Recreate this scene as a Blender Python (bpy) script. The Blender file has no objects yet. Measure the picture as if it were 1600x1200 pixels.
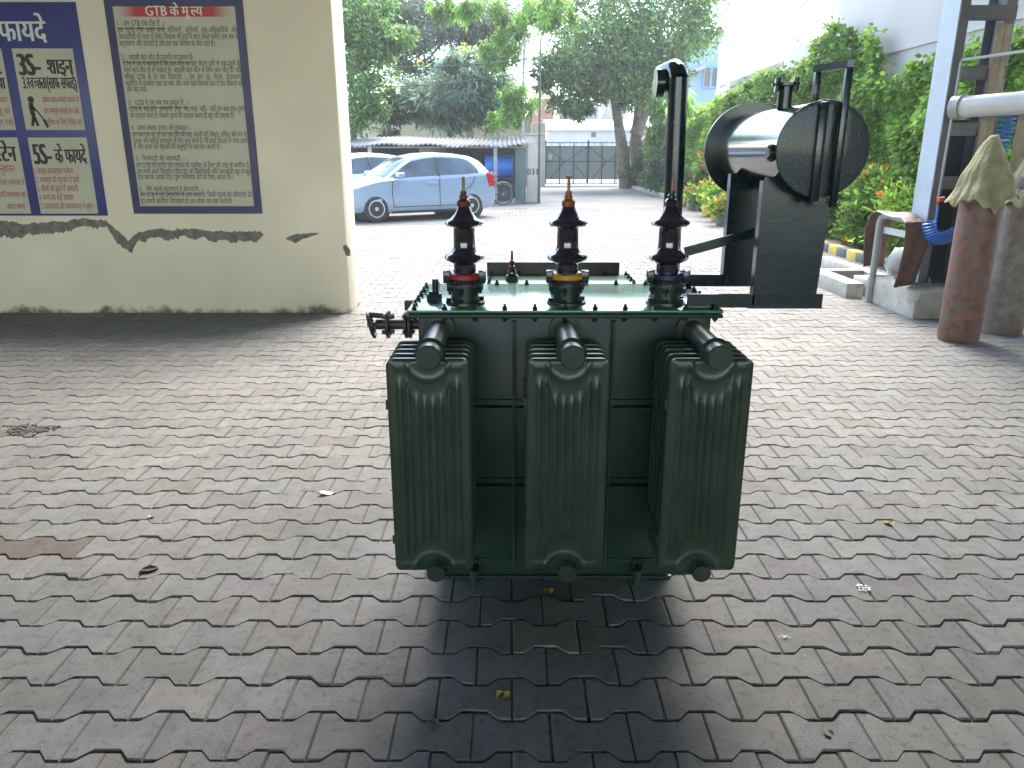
import bpy, bmesh, math, random
import numpy as np
from mathutils import Vector, Matrix
random.seed(7); rng = np.random.default_rng(7)
R = math.radians
S = bpy.context.scene
COL = S.collection
PI = math.pi

# ------------------------------------------------------------------ camera, sky, sun, exposure
FPX, CAM_H = 1180.0, 1.6
PITCH = math.atan(360 / FPX)
cd = bpy.data.cameras.new('camera'); cam = bpy.data.objects.new('camera', cd); COL.objects.link(cam)
cd.sensor_width = 36; cd.lens = FPX / 1600 * 36; cd.clip_start = .05; cd.clip_end = 2000
cam.location = (0, 0, CAM_H); cam.rotation_euler = (PI / 2 - PITCH, 0, 0)
S.camera = cam
SUN_EL, SUN_AZ = 52, 12          # azimuth measured clockwise from +Y (seen from above)
W = bpy.data.worlds.new('World'); S.world = W; W.use_nodes = True
nt = W.node_tree
sky = nt.nodes.new('ShaderNodeTexSky'); sky.sky_type = 'NISHITA'; sky.sun_disc = False
sky.sun_elevation = R(SUN_EL); sky.sun_rotation = R(SUN_AZ); sky.dust_density = 0.5; sky.air_density = 1.0; sky.ozone_density = 1.0
nt.links.new(sky.outputs[0], nt.nodes['Background'].inputs[0])
nt.nodes['Background'].inputs[1].default_value = .12
sd = bpy.data.lights.new('sun', 'SUN'); so = bpy.data.objects.new('sun', sd); COL.objects.link(so)
sd.energy = 1.5; sd.angle = R(42); sd.color = (1, .985, .96)
sdir = Vector((math.sin(R(SUN_AZ)) * math.cos(R(SUN_EL)), math.cos(R(SUN_AZ)) * math.cos(R(SUN_EL)), math.sin(R(SUN_EL))))
so.rotation_euler = sdir.to_track_quat('Z', 'Y').to_euler()
so.location = sdir * 60
S.view_settings.view_transform = 'Standard'; S.view_settings.look = 'None'; S.view_settings.gamma = 1
S.view_settings.exposure = 3.25
S.view_settings.use_curve_mapping = False
S.view_settings.use_white_balance = True; S.view_settings.white_balance_temperature = 7150; S.view_settings.white_balance_tint = 10

# ------------------------------------------------------------------ survey of the photograph: where a sight line meets a plane
_c, _s = math.cos(PITCH), math.sin(PITCH)
def ray(px, py):
    x = (px - 800) / FPX; y = (600 - py) / FPX
    return Vector((x, _c + y * _s, -_s + y * _c))
def P(px, py, Y):
    r = ray(px, py); t = Y / r.y
    return Vector((r.x * t, Y, CAM_H + r.z * t))
def PX(px, py, X):
    r = ray(px, py); t = X / r.x
    return Vector((X, r.y * t, CAM_H + r.z * t))
def G(px, py):
    r = ray(px, py); t = -CAM_H / r.z
    return Vector((r.x * t, r.y * t, 0))

# ------------------------------------------------------------------ materials
MATS = {}
def mat(name, col, rough=.6, metal=0, var=.15, vscale=6, bump=0, bscale=80, coat=0, spec=.5, col2=None, thr=.55, c2scale=3, c2w=.08):
    if name in MATS: return MATS[name]
    m = bpy.data.materials.new(name); m.use_nodes = True; MATS[name] = m
    n = m.node_tree.nodes; l = m.node_tree.links
    b = n['Principled BSDF']; b.inputs['Roughness'].default_value = rough; b.inputs['Metallic'].default_value = metal
    b.inputs['Specular IOR Level'].default_value = spec
    b.inputs['Coat Weight'].default_value = coat; b.inputs['Coat Roughness'].default_value = .08
    tc = n.new('ShaderNodeTexCoord')
    no = n.new('ShaderNodeTexNoise'); no.inputs['Scale'].default_value = vscale; no.inputs['Detail'].default_value = 6
    l.new(tc.outputs['Object'], no.inputs['Vector'])
    mr = n.new('ShaderNodeMapRange'); mr.inputs[1].default_value = .3; mr.inputs[2].default_value = .7
    mr.inputs[3].default_value = 1 - var; mr.inputs[4].default_value = 1 + var
    l.new(no.outputs['Fac'], mr.inputs[0])
    mx = n.new('ShaderNodeMix'); mx.data_type = 'RGBA'; mx.blend_type = 'MULTIPLY'; mx.inputs[0].default_value = 1
    mx.inputs[6].default_value = (*col, 1); l.new(mr.outputs[0], mx.inputs[7])
    out = mx.outputs[2]
    if col2:
        n2 = n.new('ShaderNodeTexNoise'); n2.inputs['Scale'].default_value = c2scale; n2.inputs['Detail'].default_value = 8; n2.inputs['Roughness'].default_value = .65
        l.new(tc.outputs['Object'], n2.inputs['Vector'])
        r2 = n.new('ShaderNodeMapRange'); r2.inputs[1].default_value = thr - c2w; r2.inputs[2].default_value = thr + c2w
        l.new(n2.outputs['Fac'], r2.inputs[0])
        m2 = n.new('ShaderNodeMix'); m2.data_type = 'RGBA'; l.new(r2.outputs[0], m2.inputs[0]); l.new(out, m2.inputs[6]); m2.inputs[7].default_value = (*col2, 1)
        out = m2.outputs[2]
    l.new(out, b.inputs['Base Color'])
    rr = n.new('ShaderNodeMapRange'); rr.inputs[3].default_value = max(.02, rough * .8); rr.inputs[4].default_value = min(1, rough * 1.2)
    l.new(no.outputs['Fac'], rr.inputs[0]); l.new(rr.outputs[0], b.inputs['Roughness'])
    if bump:
        nb = n.new('ShaderNodeTexNoise'); nb.inputs['Scale'].default_value = bscale; nb.inputs['Detail'].default_value = 4
        l.new(tc.outputs['Object'], nb.inputs['Vector'])
        bp = n.new('ShaderNodeBump'); bp.inputs['Strength'].default_value = bump; bp.inputs['Distance'].default_value = .01
        l.new(nb.outputs['Fac'], bp.inputs['Height']); l.new(bp.outputs[0], b.inputs['Normal'])
    return m

def leaf_mat(name, trans=.5, rough=.55):
    m = bpy.data.materials.new(name); m.use_nodes = True
    n = m.node_tree.nodes; l = m.node_tree.links
    b = n['Principled BSDF']; b.inputs['Roughness'].default_value = rough; b.inputs['Specular IOR Level'].default_value = .35
    a = n.new('ShaderNodeAttribute'); a.attribute_name = 'tint'
    l.new(a.outputs['Color'], b.inputs['Base Color'])
    t = n.new('ShaderNodeBsdfTranslucent')
    h = n.new('ShaderNodeHueSaturation'); h.inputs['Value'].default_value = 1.5; h.inputs['Hue'].default_value = .485
    l.new(a.outputs['Color'], h.inputs['Color']); l.new(h.outputs[0], t.inputs['Color'])
    mx = n.new('ShaderNodeMixShader'); mx.inputs[0].default_value = trans
    l.new(b.outputs[0], mx.inputs[1]); l.new(t.outputs[0], mx.inputs[2])
    l.new(mx.outputs[0], n['Material Output'].inputs['Surface'])
    return m

M = dict(
    green=mat('dark_green_paint', (.017, .034, .020), .36, var=.25, vscale=14, bump=.03, bscale=60, coat=.1),
    tank=mat('tank_green_paint', (.013, .030, .022), .42, var=.15, vscale=5, bump=.05, bscale=30, spec=.35),
    lid=mat('lid_green_paint', (.05, .16, .07), .24, var=.1, vscale=4, bump=.03, bscale=14, coat=.4),
    black=mat('black_green_paint', (.010, .021, .026), .26, var=.2, vscale=8, bump=.05, bscale=60, coat=.2),
    drum=mat('glossy_drum_paint', (.016, .026, .024), .13, var=.1, vscale=6, bump=.03, bscale=7, coat=.25),
    disc=mat('orange_peel_paint', (.014, .020, .020), .3, var=.2, vscale=20, bump=.35, bscale=150, coat=.3),
    porcelain=mat('dark_brown_porcelain', (.024, .014, .026), .08, var=.2, vscale=12, coat=1),
    brass=mat('brass', (.26, .14, .075), .4, metal=.8, var=.25, vscale=40),
    red=mat('red_phase_paint', (.30, .018, .022), .4, var=.15, vscale=30),
    yellow=mat('yellow_phase_paint', (.50, .25, .012), .4, var=.15, vscale=30),
    blue_phase=mat('blue_phase_paint', (.015, .02, .06), .35),
    rust=mat('dark_oxide_paint', (.045, .032, .03), .5, var=.3, vscale=20),
    wall=mat('cream_plaster', (.82, .735, .56), .85, var=.08, vscale=1.1, bump=.35, bscale=45),
    cement=mat('bare_cement', (.20, .185, .15), .95, var=.35, vscale=14, bump=.9, bscale=50),
    board_blue=mat('navy_board', (.022, .032, .19), .4, var=.1, vscale=3),
    board_navy=mat('dark_navy_frame', (.018, .015, .085), .4, var=.1, vscale=3),
    paper=mat('poster_beige', (.53, .51, .38), .5, var=.07, vscale=2),
    ink=mat('black_ink', (.022, .022, .022), .5, var=.05),
    ink_red=mat('red_ink', (.42, .06, .05), .5, var=.1),
    ink_white=mat('white_ink', (.72, .70, .62), .5, var=.05),
    concrete=mat('worn_concrete', (.40, .38, .33), .9, var=.18, vscale=5, bump=.5, bscale=40, col2=(.16, .15, .10), thr=.66, c2scale=4),
    steel=mat('shaded_steel_paint', (.13, .135, .145), .45, var=.15, vscale=4, bump=.08, bscale=30),  # column paint in its darker copy, shade put into the colour
    flange=mat('lit_steel_paint', (.34, .40, .47), .5, var=.1, vscale=5),  # same column paint, paler and bluer: daylight on the faces put into the colour
    galv=mat('galvanised_pipe', (.28, .30, .28), .45, metal=.3, var=.2, vscale=9),
    whitepipe=mat('pale_grey_pipe', (.50, .51, .50), .3, var=.08, vscale=4),
    timber=mat('pale_timber', (.34, .29, .22), .8, var=.2, vscale=10, bump=.3, bscale=40),
    cylred=mat('rusty_cylinder', (.16, .068, .050), .55, var=.4, vscale=16, bump=.1, bscale=60, col2=(.13, .10, .085), thr=.54, c2scale=6, c2w=.06),
    cylgrey=mat('grey_cylinder', (.16, .14, .122), .5, var=.35, vscale=16, bump=.1, bscale=60, col2=(.12, .075, .055), thr=.55, c2scale=2.2, c2w=.12),
    khaki=mat('khaki_cloth', (.31, .285, .17), .95, var=.22, vscale=9, bump=.8, bscale=34, spec=.1),
    leather=mat('brown_leather', (.10, .048, .036), .55, var=.3, vscale=9, bump=.4, bscale=60),
    hose=mat('blue_hose', (.02, .16, .55), .35, var=.1),
    whitecloth=mat('white_sack', (.6, .62, .64), .8, var=.1, vscale=8, bump=.4, bscale=20),
    carblue=mat('light_blue_car_paint', (.34, .46, .60), .3, metal=.2, var=.04, vscale=2, coat=.5),
    carwhite=mat('white_car_paint', (.66, .68, .70), .25, var=.04, vscale=2, coat=.8),
    glass=mat('car_window', (.05, .075, .09), .06, var=.5, vscale=2.5),
    rubber=mat('tyre_rubber', (.05, .047, .045), .85, var=.25, vscale=20),
    alloy=mat('alloy_wheel', (.62, .62, .60), .35, metal=.1, var=.1),
    plastic=mat('black_plastic', (.02, .02, .022), .6),
    redlens=mat('red_lens', (.55, .02, .02), .15, coat=1),
    clearlens=mat('clear_lens', (.6, .6, .62), .12, coat=1),
    sheet=mat('corrugated_sheet', (.25, .24, .225), .65, metal=.1, var=.25, vscale=2, col2=(.16, .11, .08), thr=.63, c2scale=2),
    shade=mat('shed_shade_sheet', (.035, .042, .055), .7, var=.3, vscale=2),  # dark sheet, shade inside the parking shed put into its colour
    tealpanel=mat('teal_steel_panel', (.11, .15, .145), .55, var=.15, vscale=3, bump=.1, bscale=6),
    bluedrum=mat('blue_plastic_drum', (.02, .17, .60), .35, var=.1),
    cream2=mat('cream_pillar', (.55, .50, .40), .85, var=.1, vscale=2, bump=.3, bscale=12, col2=(.20, .18, .12), thr=.68, c2scale=2.5),
    beigewall=mat('beige_boundary_wall', (.42, .36, .24), .9, var=.12, vscale=1, bump=.2, bscale=8),
    gate=mat('grey_gate_sheet', (.21, .245, .245), .5, var=.08, vscale=1),
    gateframe=mat('dark_gate_frame', (.075, .08, .082), .5, var=.1),
    white=mat('white_wash', (.48, .49, .50), .85, var=.1, vscale=.6, bump=.15, bscale=6),
    greywall=mat('grey_rendered_wall', (.36, .36, .35), .9, var=.15, vscale=.8),
    brick=mat('red_brick', (.34, .13, .10), .9, var=.2, vscale=3),
    bluehouse=mat('pale_blue_render', (.22, .33, .41), .85, var=.1, vscale=.5),
    bluewin=mat('blue_window_frame', (.10, .28, .52), .5),
    shutter=mat('brown_shutter', (.22, .11, .07), .6),
    darkglass=mat('window_glass', (.06, .08, .09), .1),
    factory=mat('pale_factory_wall', (.37, .36, .345), .9, var=.06, vscale=.7, bump=.15, bscale=10),
    roofbrown=mat('brown_roof_sheet', (.20, .17, .15), .7, var=.15),
    roofpale=mat('pale_roof_sheet', (.55, .60, .60), .5, var=.1),
    bark=mat('bark', (.16, .125, .09), .95, var=.35, vscale=5, bump=.8, bscale=14),
    palebark=mat('pale_bark', (.42, .42, .38), .9, var=.3, vscale=6, bump=.4, bscale=14),
    potyellow=mat('yellow_pot', (.62, .33, .015), .5, var=.1),
    potgrey=mat('grey_pot', (.18, .17, .15), .8, var=.2),
    kerbyellow=mat('kerb_yellow', (.55, .40, .08), .8, var=.2, vscale=8, bump=.3, bscale=30),
    kerbblack=mat('kerb_black', (.10, .11, .12), .8, var=.25, vscale=8, bump=.3, bscale=30),
    soil=mat('soil', (.13, .09, .06), .95, var=.3, vscale=4, bump=.8, bscale=20),
    roof=mat('shed_roof_sheet', (.22, .22, .21), .7, var=.1),
    hallwall=mat('hall_wall', (.30, .28, .24), .9, var=.1, vscale=1),
    leafyellow=mat('dry_yellow_leaf', (.50, .34, .05), .7),
    leafbrown=mat('dry_brown_leaf', (.16, .10, .04), .8),
    scrap=mat('white_scrap', (.70, .70, .68), .8),
    splat=mat('white_splash', (.62, .63, .62), .9, var=.2, vscale=60),
    debris=mat('dark_crumbs', (.09, .08, .07), .95, var=.4, vscale=40, bump=.8, bscale=90),
    wire=mat('black_wire', (.03, .03, .03), .6),
    teal=mat('teal_plastic', (.02, .42, .36), .4),
)
LEAF = leaf_mat('leaf_blades')
FLOWER = leaf_mat('petals', .2, .6)

# ------------------------------------------------------------------ mesh builder
class MB:
    def __init__(s): s.bm = bmesh.new()
    def _xf(s, vs, m):
        if m is not None: bmesh.ops.transform(s.bm, matrix=m, verts=vs)
    def box(s, x0, x1, y0, y1, z0, z1, bev=0, m=None):
        r = bmesh.ops.create_cube(s.bm, size=1); vs = r['verts']
        for v in vs:
            v.co = Vector(((x0 + x1) / 2 + v.co.x * (x1 - x0), (y0 + y1) / 2 + v.co.y * (y1 - y0), (z0 + z1) / 2 + v.co.z * (z1 - z0)))
        if bev:
            es = list({e for v in vs for e in v.link_edges})
            b = bmesh.ops.bevel(s.bm, geom=es, offset=bev, segments=2, profile=.5, affect='EDGES')
            vs = list({v for f in b['faces'] for v in f.verts} | {v for v in vs if v.is_valid})
        s._xf(vs, m); return s
    def cyl(s, a, b, r1, r2=None, seg=24, caps=True):
        a = Vector(a); b = Vector(b); r2 = r1 if r2 is None else r2
        d = b - a; q = d.to_track_quat('Z', 'Y')
        rr = bmesh.ops.create_cone(s.bm, cap_ends=caps, cap_tris=False, segments=seg, radius1=r1, radius2=r2, depth=d.length)
        s._xf(rr['verts'], Matrix.Translation((a + b) / 2) @ q.to_matrix().to_4x4()); return s
    def tube(s, pts, r, seg=10, caps=True):
        pts = [Vector(p) for p in pts]; n = len(pts)
        rs = r if isinstance(r, (list, tuple)) else [r] * n
        rings = []; up = None
        for i, p in enumerate(pts):
            t = (pts[min(i + 1, n - 1)] - pts[max(i - 1, 0)]).normalized()
            if up is None:
                up = t.orthogonal().normalized()
            up = (up - t * up.dot(t)).normalized(); sd_ = t.cross(up)
            rings.append([s.bm.verts.new(p + (up * math.cos(2 * PI * k / seg) + sd_ * math.sin(2 * PI * k / seg)) * rs[i]) for k in range(seg)])
        for i in range(n - 1):
            for k in range(seg):
                k2 = (k + 1) % seg
                s.bm.faces.new((rings[i][k], rings[i][k2], rings[i + 1][k2], rings[i + 1][k]))
        if caps:
            s.bm.faces.new(rings[0][::-1]); s.bm.faces.new(rings[-1])
        return s
    def lathe(s, prof, o=(0, 0, 0), seg=32, m=None):
        o = Vector(o); rings = []; vs = []
        for r, z in prof:
            ring = [s.bm.verts.new((max(r, 1e-5) * math.cos(2 * PI * k / seg), max(r, 1e-5) * math.sin(2 * PI * k / seg), z)) for k in range(seg)]
            rings.append(ring); vs += ring
        for i in range(len(rings) - 1):
            for k in range(seg):
                k2 = (k + 1) % seg
                s.bm.faces.new((rings[i][k], rings[i][k2], rings[i + 1][k2], rings[i + 1][k]))
        if prof[0][0] > 1e-4: s.bm.faces.new(rings[0][::-1])
        if prof[-1][0] > 1e-4: s.bm.faces.new(rings[-1])
        s._xf(vs, (Matrix.Translation(o) @ (m if m is not None else Matrix())))
        return s
    def prism(s, poly, d, m=None):
        """poly: 3-D points of one face, d: extrusion vector"""
        d = Vector(d); a = [s.bm.verts.new(Vector(p)) for p in poly]; b = [s.bm.verts.new(Vector(p) + d) for p in poly]
        n = len(poly)
        s.bm.faces.new(a[::-1]); s.bm.faces.new(b)
        for i in range(n):
            j = (i + 1) % n
            s.bm.faces.new((a[i], a[j], b[j], b[i]))
        s._xf(a + b, m); return s
    def grid(s, f, nu, nv, flip=False):
        vs = [[s.bm.verts.new(Vector(f(i / nu, j / nv))) for j in range(nv + 1)] for i in range(nu + 1)]
        for i in range(nu):
            for j in range(nv):
                q = (vs[i][j], vs[i + 1][j], vs[i + 1][j + 1], vs[i][j + 1])
                s.bm.faces.new(q[::-1] if flip else q)
        return s
    def torus(s, c, axis, R_, r, seg=40, rs=10):
        c = Vector(c); ax = Vector(axis).normalized(); u = ax.orthogonal().normalized(); v = ax.cross(u)
        rings = []
        for i in range(seg):
            a = 2 * PI * i / seg; d = u * math.cos(a) + v * math.sin(a)
            rings.append([s.bm.verts.new(c + d * (R_ + r * math.cos(2 * PI * k / rs)) + ax * r * math.sin(2 * PI * k / rs)) for k in range(rs)])
        for i in range(seg):
            for k in range(rs):
                s.bm.faces.new((rings[i][k], rings[(i + 1) % seg][k], rings[(i + 1) % seg][(k + 1) % rs], rings[i][(k + 1) % rs]))
        return s
    def mesh(s, name, m, off=(0, 0, 0), ang=35, recalc=True):
        if recalc: bmesh.ops.recalc_face_normals(s.bm, faces=s.bm.faces[:])
        me = bpy.data.meshes.new(name)
        bmesh.ops.translate(s.bm, verts=s.bm.verts[:], vec=-Vector(off))
        s.bm.to_mesh(me); s.bm.free()
        for x in (m if isinstance(m, (list, tuple)) else [m]): me.materials.append(x)
        me.shade_smooth()
        me.set_sharp_from_angle(angle=R(ang))
        return me
    def build(s, name, m, parent=None, loc=None, ang=35, recalc=True, rot=None, world=True):
        """world: the vertices are in scene coordinates and are moved into the parent's (unrotated) frame"""
        off = (0, 0, 0)
        if parent is not None:
            if world: off = root_loc(parent)
        elif loc is not None: off = loc
        o = bpy.data.objects.new(name, s.mesh(name, m, off, ang, recalc)); COL.objects.link(o)
        if parent is not None: o.parent = parent
        elif loc is not None: o.location = loc
        return o
def root_loc(o):
    v = Vector((0, 0, 0))
    while o is not None:
        v += o.location; o = o.parent
    return v
def tag(o, label=None, cat=None, group=None, kind=None):
    for k, v in (('label', label), ('category', cat), ('group', group), ('kind', kind)):
        if v: o[k] = v
    return o
def thing(name, label, cat, loc=(0, 0, 0), rz=0, group=None):
    o = bpy.data.objects.new(name, None); COL.objects.link(o); o.empty_display_size = .2
    o.location = loc; o.rotation_euler = (0, 0, rz)
    return tag(o, label, cat, group)
def copy_tree(o, parent=None):
    c = o.copy(); COL.objects.link(c)
    if parent is not None: c.parent = parent
    for ch in [x for x in COL.objects if x.parent == o]: copy_tree(ch, c)
    return c

# ------------------------------------------------------------------ paving
PL, PW, AMP, GAP = .227, .155, .019, .0033
def edge_wave(x):
    """boundary offset above a row whose joints sit at x = k * PL: +AMP near joints, -AMP at mid"""
    t = abs(((x / PL + .5) % 1) - .5) * 2      # 0 at joint, 1 at mid
    return AMP * (1 - 2 * min(1, max(0, (t - .34) / .32)))
def make_paving():
    V = []; F = []; T = []
    ks = [0, .17, .33, .5, .67, .83, 1]
    n_rows0, n_rows1 = int(.3 / PW), int(24 / PW)
    for r in range(n_rows0, n_rows1):
        y0, y1 = r * PW, (r + 1) * PW
        half = min(13, .78 * y1 + 3.0)
        sh = .5 * PL * (r % 2)
        for k in range(int(-half / PL) - 1, int(half / PL) + 1):
            xa = k * PL + sh
            jx, jy, tz = rng.normal(0, .0012), rng.normal(0, .0014), rng.normal(0, .0011)
            g = GAP * rng.uniform(.6, 1.35)
            lo = []; hi = []
            for q in ks:
                x = xa + g * .6 + (PL - 1.2 * g) * q
                top = edge_wave(x - sh)                 # our joints push up
                bot = -edge_wave(x - sh)                # below, our joints push down
                lo.append((x + jx, y0 + bot + g * 1.1 + jy)); hi.append((x + jx, y1 + top - g * 1.1 + jy))
            ring = lo + hi[::-1]
            cx, cy = xa + PL / 2, (y0 + y1) / 2
            b = len(V); m = len(ring)
            sx, sy = rng.normal(0, .006), rng.normal(0, .008)
            z = lambda x, y: tz + sx * (x - cx) + sy * (y - cy)
            for x, y in ring:
                V.append((cx + (x - cx) * .962, cy + (y - cy) * .945, z(x, y)))
            for x, y in ring: V.append((x, y, z(x, y) - .005))
            for x, y in ring: V.append((x, y, -.03))
            F.append(tuple(range(b, b + m)))
            for i in range(m):
                j = (i + 1) % m
                F.append((b + m + i, b + m + j, b + j, b + i)); F.append((b + 2 * m + i, b + 2 * m + j, b + m + j, b + m + i))
            t = rng.normal(1, .05); c = [t * rng.normal(1, .012), t, t * rng.normal(1, .015)]
            if rng.random() < .04: c = [c[0] * .9, c[1] * .87, c[2] * .84]
            gx, gy = cx, cy
            for bx, by, rx, ry in BROWN:
                if abs(gx - bx) < rx and abs(gy - by) < ry: c = [.68, .60, .53]
            T += [c] * (1 + 2 * m)
    me = bpy.data.meshes.new('paved_floor'); me.from_pydata(V, [], F)
    at = me.color_attributes.new('tint', 'FLOAT_COLOR', 'CORNER')
    n = np.array([len(f) for f in F]); arr = np.repeat(np.c_[np.array(T), np.ones(len(T))], n, axis=0)
    at.data.foreach_set('color', arr.astype(np.float32).ravel())
    o = bpy.data.objects.new('paved_floor', me); COL.objects.link(o); tag(o, kind='structure')
    return o
BROWN = []
for px, py in ((35, 845), (95, 850), (150, 842), (60, 672), (20, 852)):
    p = G(px, py); BROWN.append((p.x, p.y, .11, .07))
paving = make_paving()
def paver_mat():
    m = bpy.data.materials.new('concrete_pavers'); m.use_nodes = True
    n = m.node_tree.nodes; l = m.node_tree.links; b = n['Principled BSDF']; b.inputs['Roughness'].default_value = .82
    b.inputs['Specular IOR Level'].default_value = .25
    tc = n.new('ShaderNodeTexCoord'); at = n.new('ShaderNodeAttribute'); at.attribute_name = 'tint'
    def noise(scale, lo, hi, a=.3, bb=.7, det=5):
        x = n.new('ShaderNodeTexNoise'); x.inputs['Scale'].default_value = scale; x.inputs['Detail'].default_value = det; l.new(tc.outputs['Object'], x.inputs['Vector'])
        r = n.new('ShaderNodeMapRange'); r.inputs[1].default_value = a; r.inputs[2].default_value = bb; r.inputs[3].default_value = lo; r.inputs[4].default_value = hi
        l.new(x.outputs['Fac'], r.inputs[0]); return r.outputs[0], x.outputs['Fac']
    cur = None
    def mul(a, bsock):
        x = n.new('ShaderNodeMix'); x.data_type = 'RGBA'; x.blend_type = 'MULTIPLY'; x.inputs[0].default_value = 1
        if isinstance(a, tuple): x.inputs[6].default_value = a
        else: l.new(a, x.inputs[6])
        l.new(bsock, x.inputs[7]); return x.outputs[2]
    cur = mul((.178, .170, .156, 1), at.outputs['Color'])
    cur = mul(cur, noise(.7, .80, 1.12)[0]); cur = mul(cur, noise(9, .86, 1.12)[0]); s1, f1 = noise(260, .72, 1.26); cur = mul(cur, s1)
    s2, f2 = noise(34, .78, 1.0, .34, .45); cur = mul(cur, s2)
    l.new(cur, b.inputs['Base Color'])
    bp = n.new('ShaderNodeBump'); bp.inputs['Strength'].default_value = .5; bp.inputs['Distance'].default_value = .003; l.new(f1, bp.inputs['Height'])
    l.new(bp.outputs[0], b.inputs['Normal'])
    return m
paving.data.materials.append(paver_mat())

def ground_mat():
    m = bpy.data.materials.new('yard_paving'); m.use_nodes = True
    n = m.node_tree.nodes; l = m.node_tree.links; b = n['Principled BSDF']; b.inputs['Roughness'].default_value = .9; b.inputs['Specular IOR Level'].default_value = .2
    tc = n.new('ShaderNodeTexCoord'); br = n.new('ShaderNodeTexBrick')
    br.offset = .5; br.inputs['Scale'].default_value = 1; br.inputs['Brick Width'].default_value = PL; br.inputs['Row Height'].default_value = PW
    br.inputs['Mortar Size'].default_value = .006; br.inputs['Color1'].default_value = (.19, .18, .165, 1); br.inputs['Color2'].default_value = (.175, .167, .155, 1); br.inputs['Mortar'].default_value = (.11, .098, .084, 1)
    l.new(tc.outputs['Object'], br.inputs['Vector'])
    no = n.new('ShaderNodeTexNoise'); no.inputs['Scale'].default_value = .45; no.inputs['Detail'].default_value = 8; l.new(tc.outputs['Object'], no.inputs['Vector'])
    r = n.new('ShaderNodeMapRange'); r.inputs[1].default_value = .3; r.inputs[2].default_value = .7; r.inputs[3].default_value = .8; r.inputs[4].default_value = 1.15; l.new(no.outputs['Fac'], r.inputs[0])
    x = n.new('ShaderNodeMix'); x.data_type = 'RGBA'; x.blend_type = 'MULTIPLY'; x.inputs[0].default_value = 1; l.new(br.outputs['Color'], x.inputs[6]); l.new(r.outputs[0], x.inputs[7])
    l.new(x.outputs[2], b.inputs['Base Color'])
    return m
g = MB(); g.grid(lambda u, v: (-300 + 600 * u, -200 + 600 * v, -.008), 1, 1)
tag(g.build('ground', ground_mat(), recalc=False), kind='structure')

# ------------------------------------------------------------------ the work shed we stand in: roof and rear/side walls (outside the frame), front wall with the boards
RZ = 7.4
b = MB()
b.grid(lambda u, v: (-14 + 30 * u, -15 + 23.4 * v, RZ + .05 * math.cos(u * 300)), 400, 2)
b.grid(lambda u, v: (-14 + 30 * u, -15 + 23.4 * v, RZ + .1 + .05 * math.cos(u * 300)), 400, 2)
for y in (8.2, 3, -3, -9, -14.5): b.box(-14, 16, y - .12, y + .12, RZ - .42, RZ - .08)
tag(b.build('roof', M['roof']), kind='structure')
b = MB(); b.box(-14.2, -14, -15, 7.75, 0, RZ - .1)
tag(b.build('wall', M['hallwall']), kind='structure')
b = MB(); b.box(10, 10.2, -15, 6.5, 0, RZ - .1)
tag(b.build('wall', M['hallwall']), kind='structure')
b = MB(); b.box(-14, 10, -15.2, -15.02, 5.6, RZ - .1)
tag(b.build('wall', M['hallwall']), kind='structure')
WY = 7.8
wall = thing('plastered_wall', 'thick cream plastered wall with peeling base carrying two printed boards', 'wall', (-7.8, WY, 0))
b = MB()
b.box(-14, -1.69, WY, WY + .5, -.02, 3.35, bev=.02)
def wall_mat():
    m = M['wall']; n = m.node_tree.nodes; l = m.node_tree.links; bs = n['Principled BSDF']
    src = bs.inputs['Base Color'].links[0].from_socket
    tc = n.new('ShaderNodeTexCoord'); sp = n.new('ShaderNodeSeparateXYZ'); l.new(tc.outputs['Object'], sp.inputs[0])
    no = n.new('ShaderNodeTexNoise'); no.inputs['Scale'].default_value = 3.2; no.inputs['Detail'].default_value = 9; no.inputs['Roughness'].default_value = .7; l.new(tc.outputs['Object'], no.inputs['Vector'])
    ma = n.new('ShaderNodeMath'); ma.operation = 'MULTIPLY_ADD'; ma.inputs[1].default_value = -.42; l.new(no.outputs['Fac'], ma.inputs[0]); l.new(sp.outputs['Z'], ma.inputs[2])
    r = n.new('ShaderNodeMapRange'); r.inputs[1].default_value = -.22; r.inputs[2].default_value = -.15; r.inputs[3].default_value = 1; r.inputs[4].default_value = 0
    l.new(ma.outputs[0], r.inputs[0])
    x = n.new('ShaderNodeMix'); x.data_type = 'RGBA'; l.new(r.outputs[0], x.inputs[0]); l.new(src, x.inputs[6]); x.inputs[7].default_value = (.16, .14, .09, 1)
    l.new(x.outputs[2], bs.inputs['Base Color'])
wall_mat()
b.build('wall_body', M['wall'], wall)
# bare cement where the plaster has fallen off
def peel(pts_top, pts_bot, name='plaster_patch'):
    top = [P(x, y, WY) for x, y in pts_top]; bot = [P(x, y, WY) for x, y in pts_bot]
    mb = MB(); n = max(14, int(abs(top[-1].x - top[0].x) * 75))
    def lerp(pl, u):
        X = pl[0].x + (pl[-1].x - pl[0].x) * u
        return float(np.interp(X, [p.x for p in pl], [p.z for p in pl])), X
    amp = min(1, .25 + abs(top[-1].x - top[0].x) / 2)
    amp *= .8; rough = amp * (np.convolve(rng.normal(0, .03, n + 40), np.ones(9) / 9, 'same') + rng.normal(0, .006, n + 40)); rough2 = amp * (np.convolve(rng.normal(0, .035, n + 40), np.ones(6) / 6, 'same') + rng.normal(0, .008, n + 40))
    A = []; B = []
    for i in range(n + 1):
        u = i / n; zt, X = lerp(top, u); zb, _ = lerp(bot, u)
        A.append((X, WY - .004, zt + rough[i])); B.append((X, WY - .004, min(zb + rough2[i], zt + rough[i] - .004)))
    for i in range(n):
        mb.prism([A[i], A[i + 1], B[i + 1], B[i]], (0, .01, 0))
    return mb.build(name, M['cement'], wall, ang=20)
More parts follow.
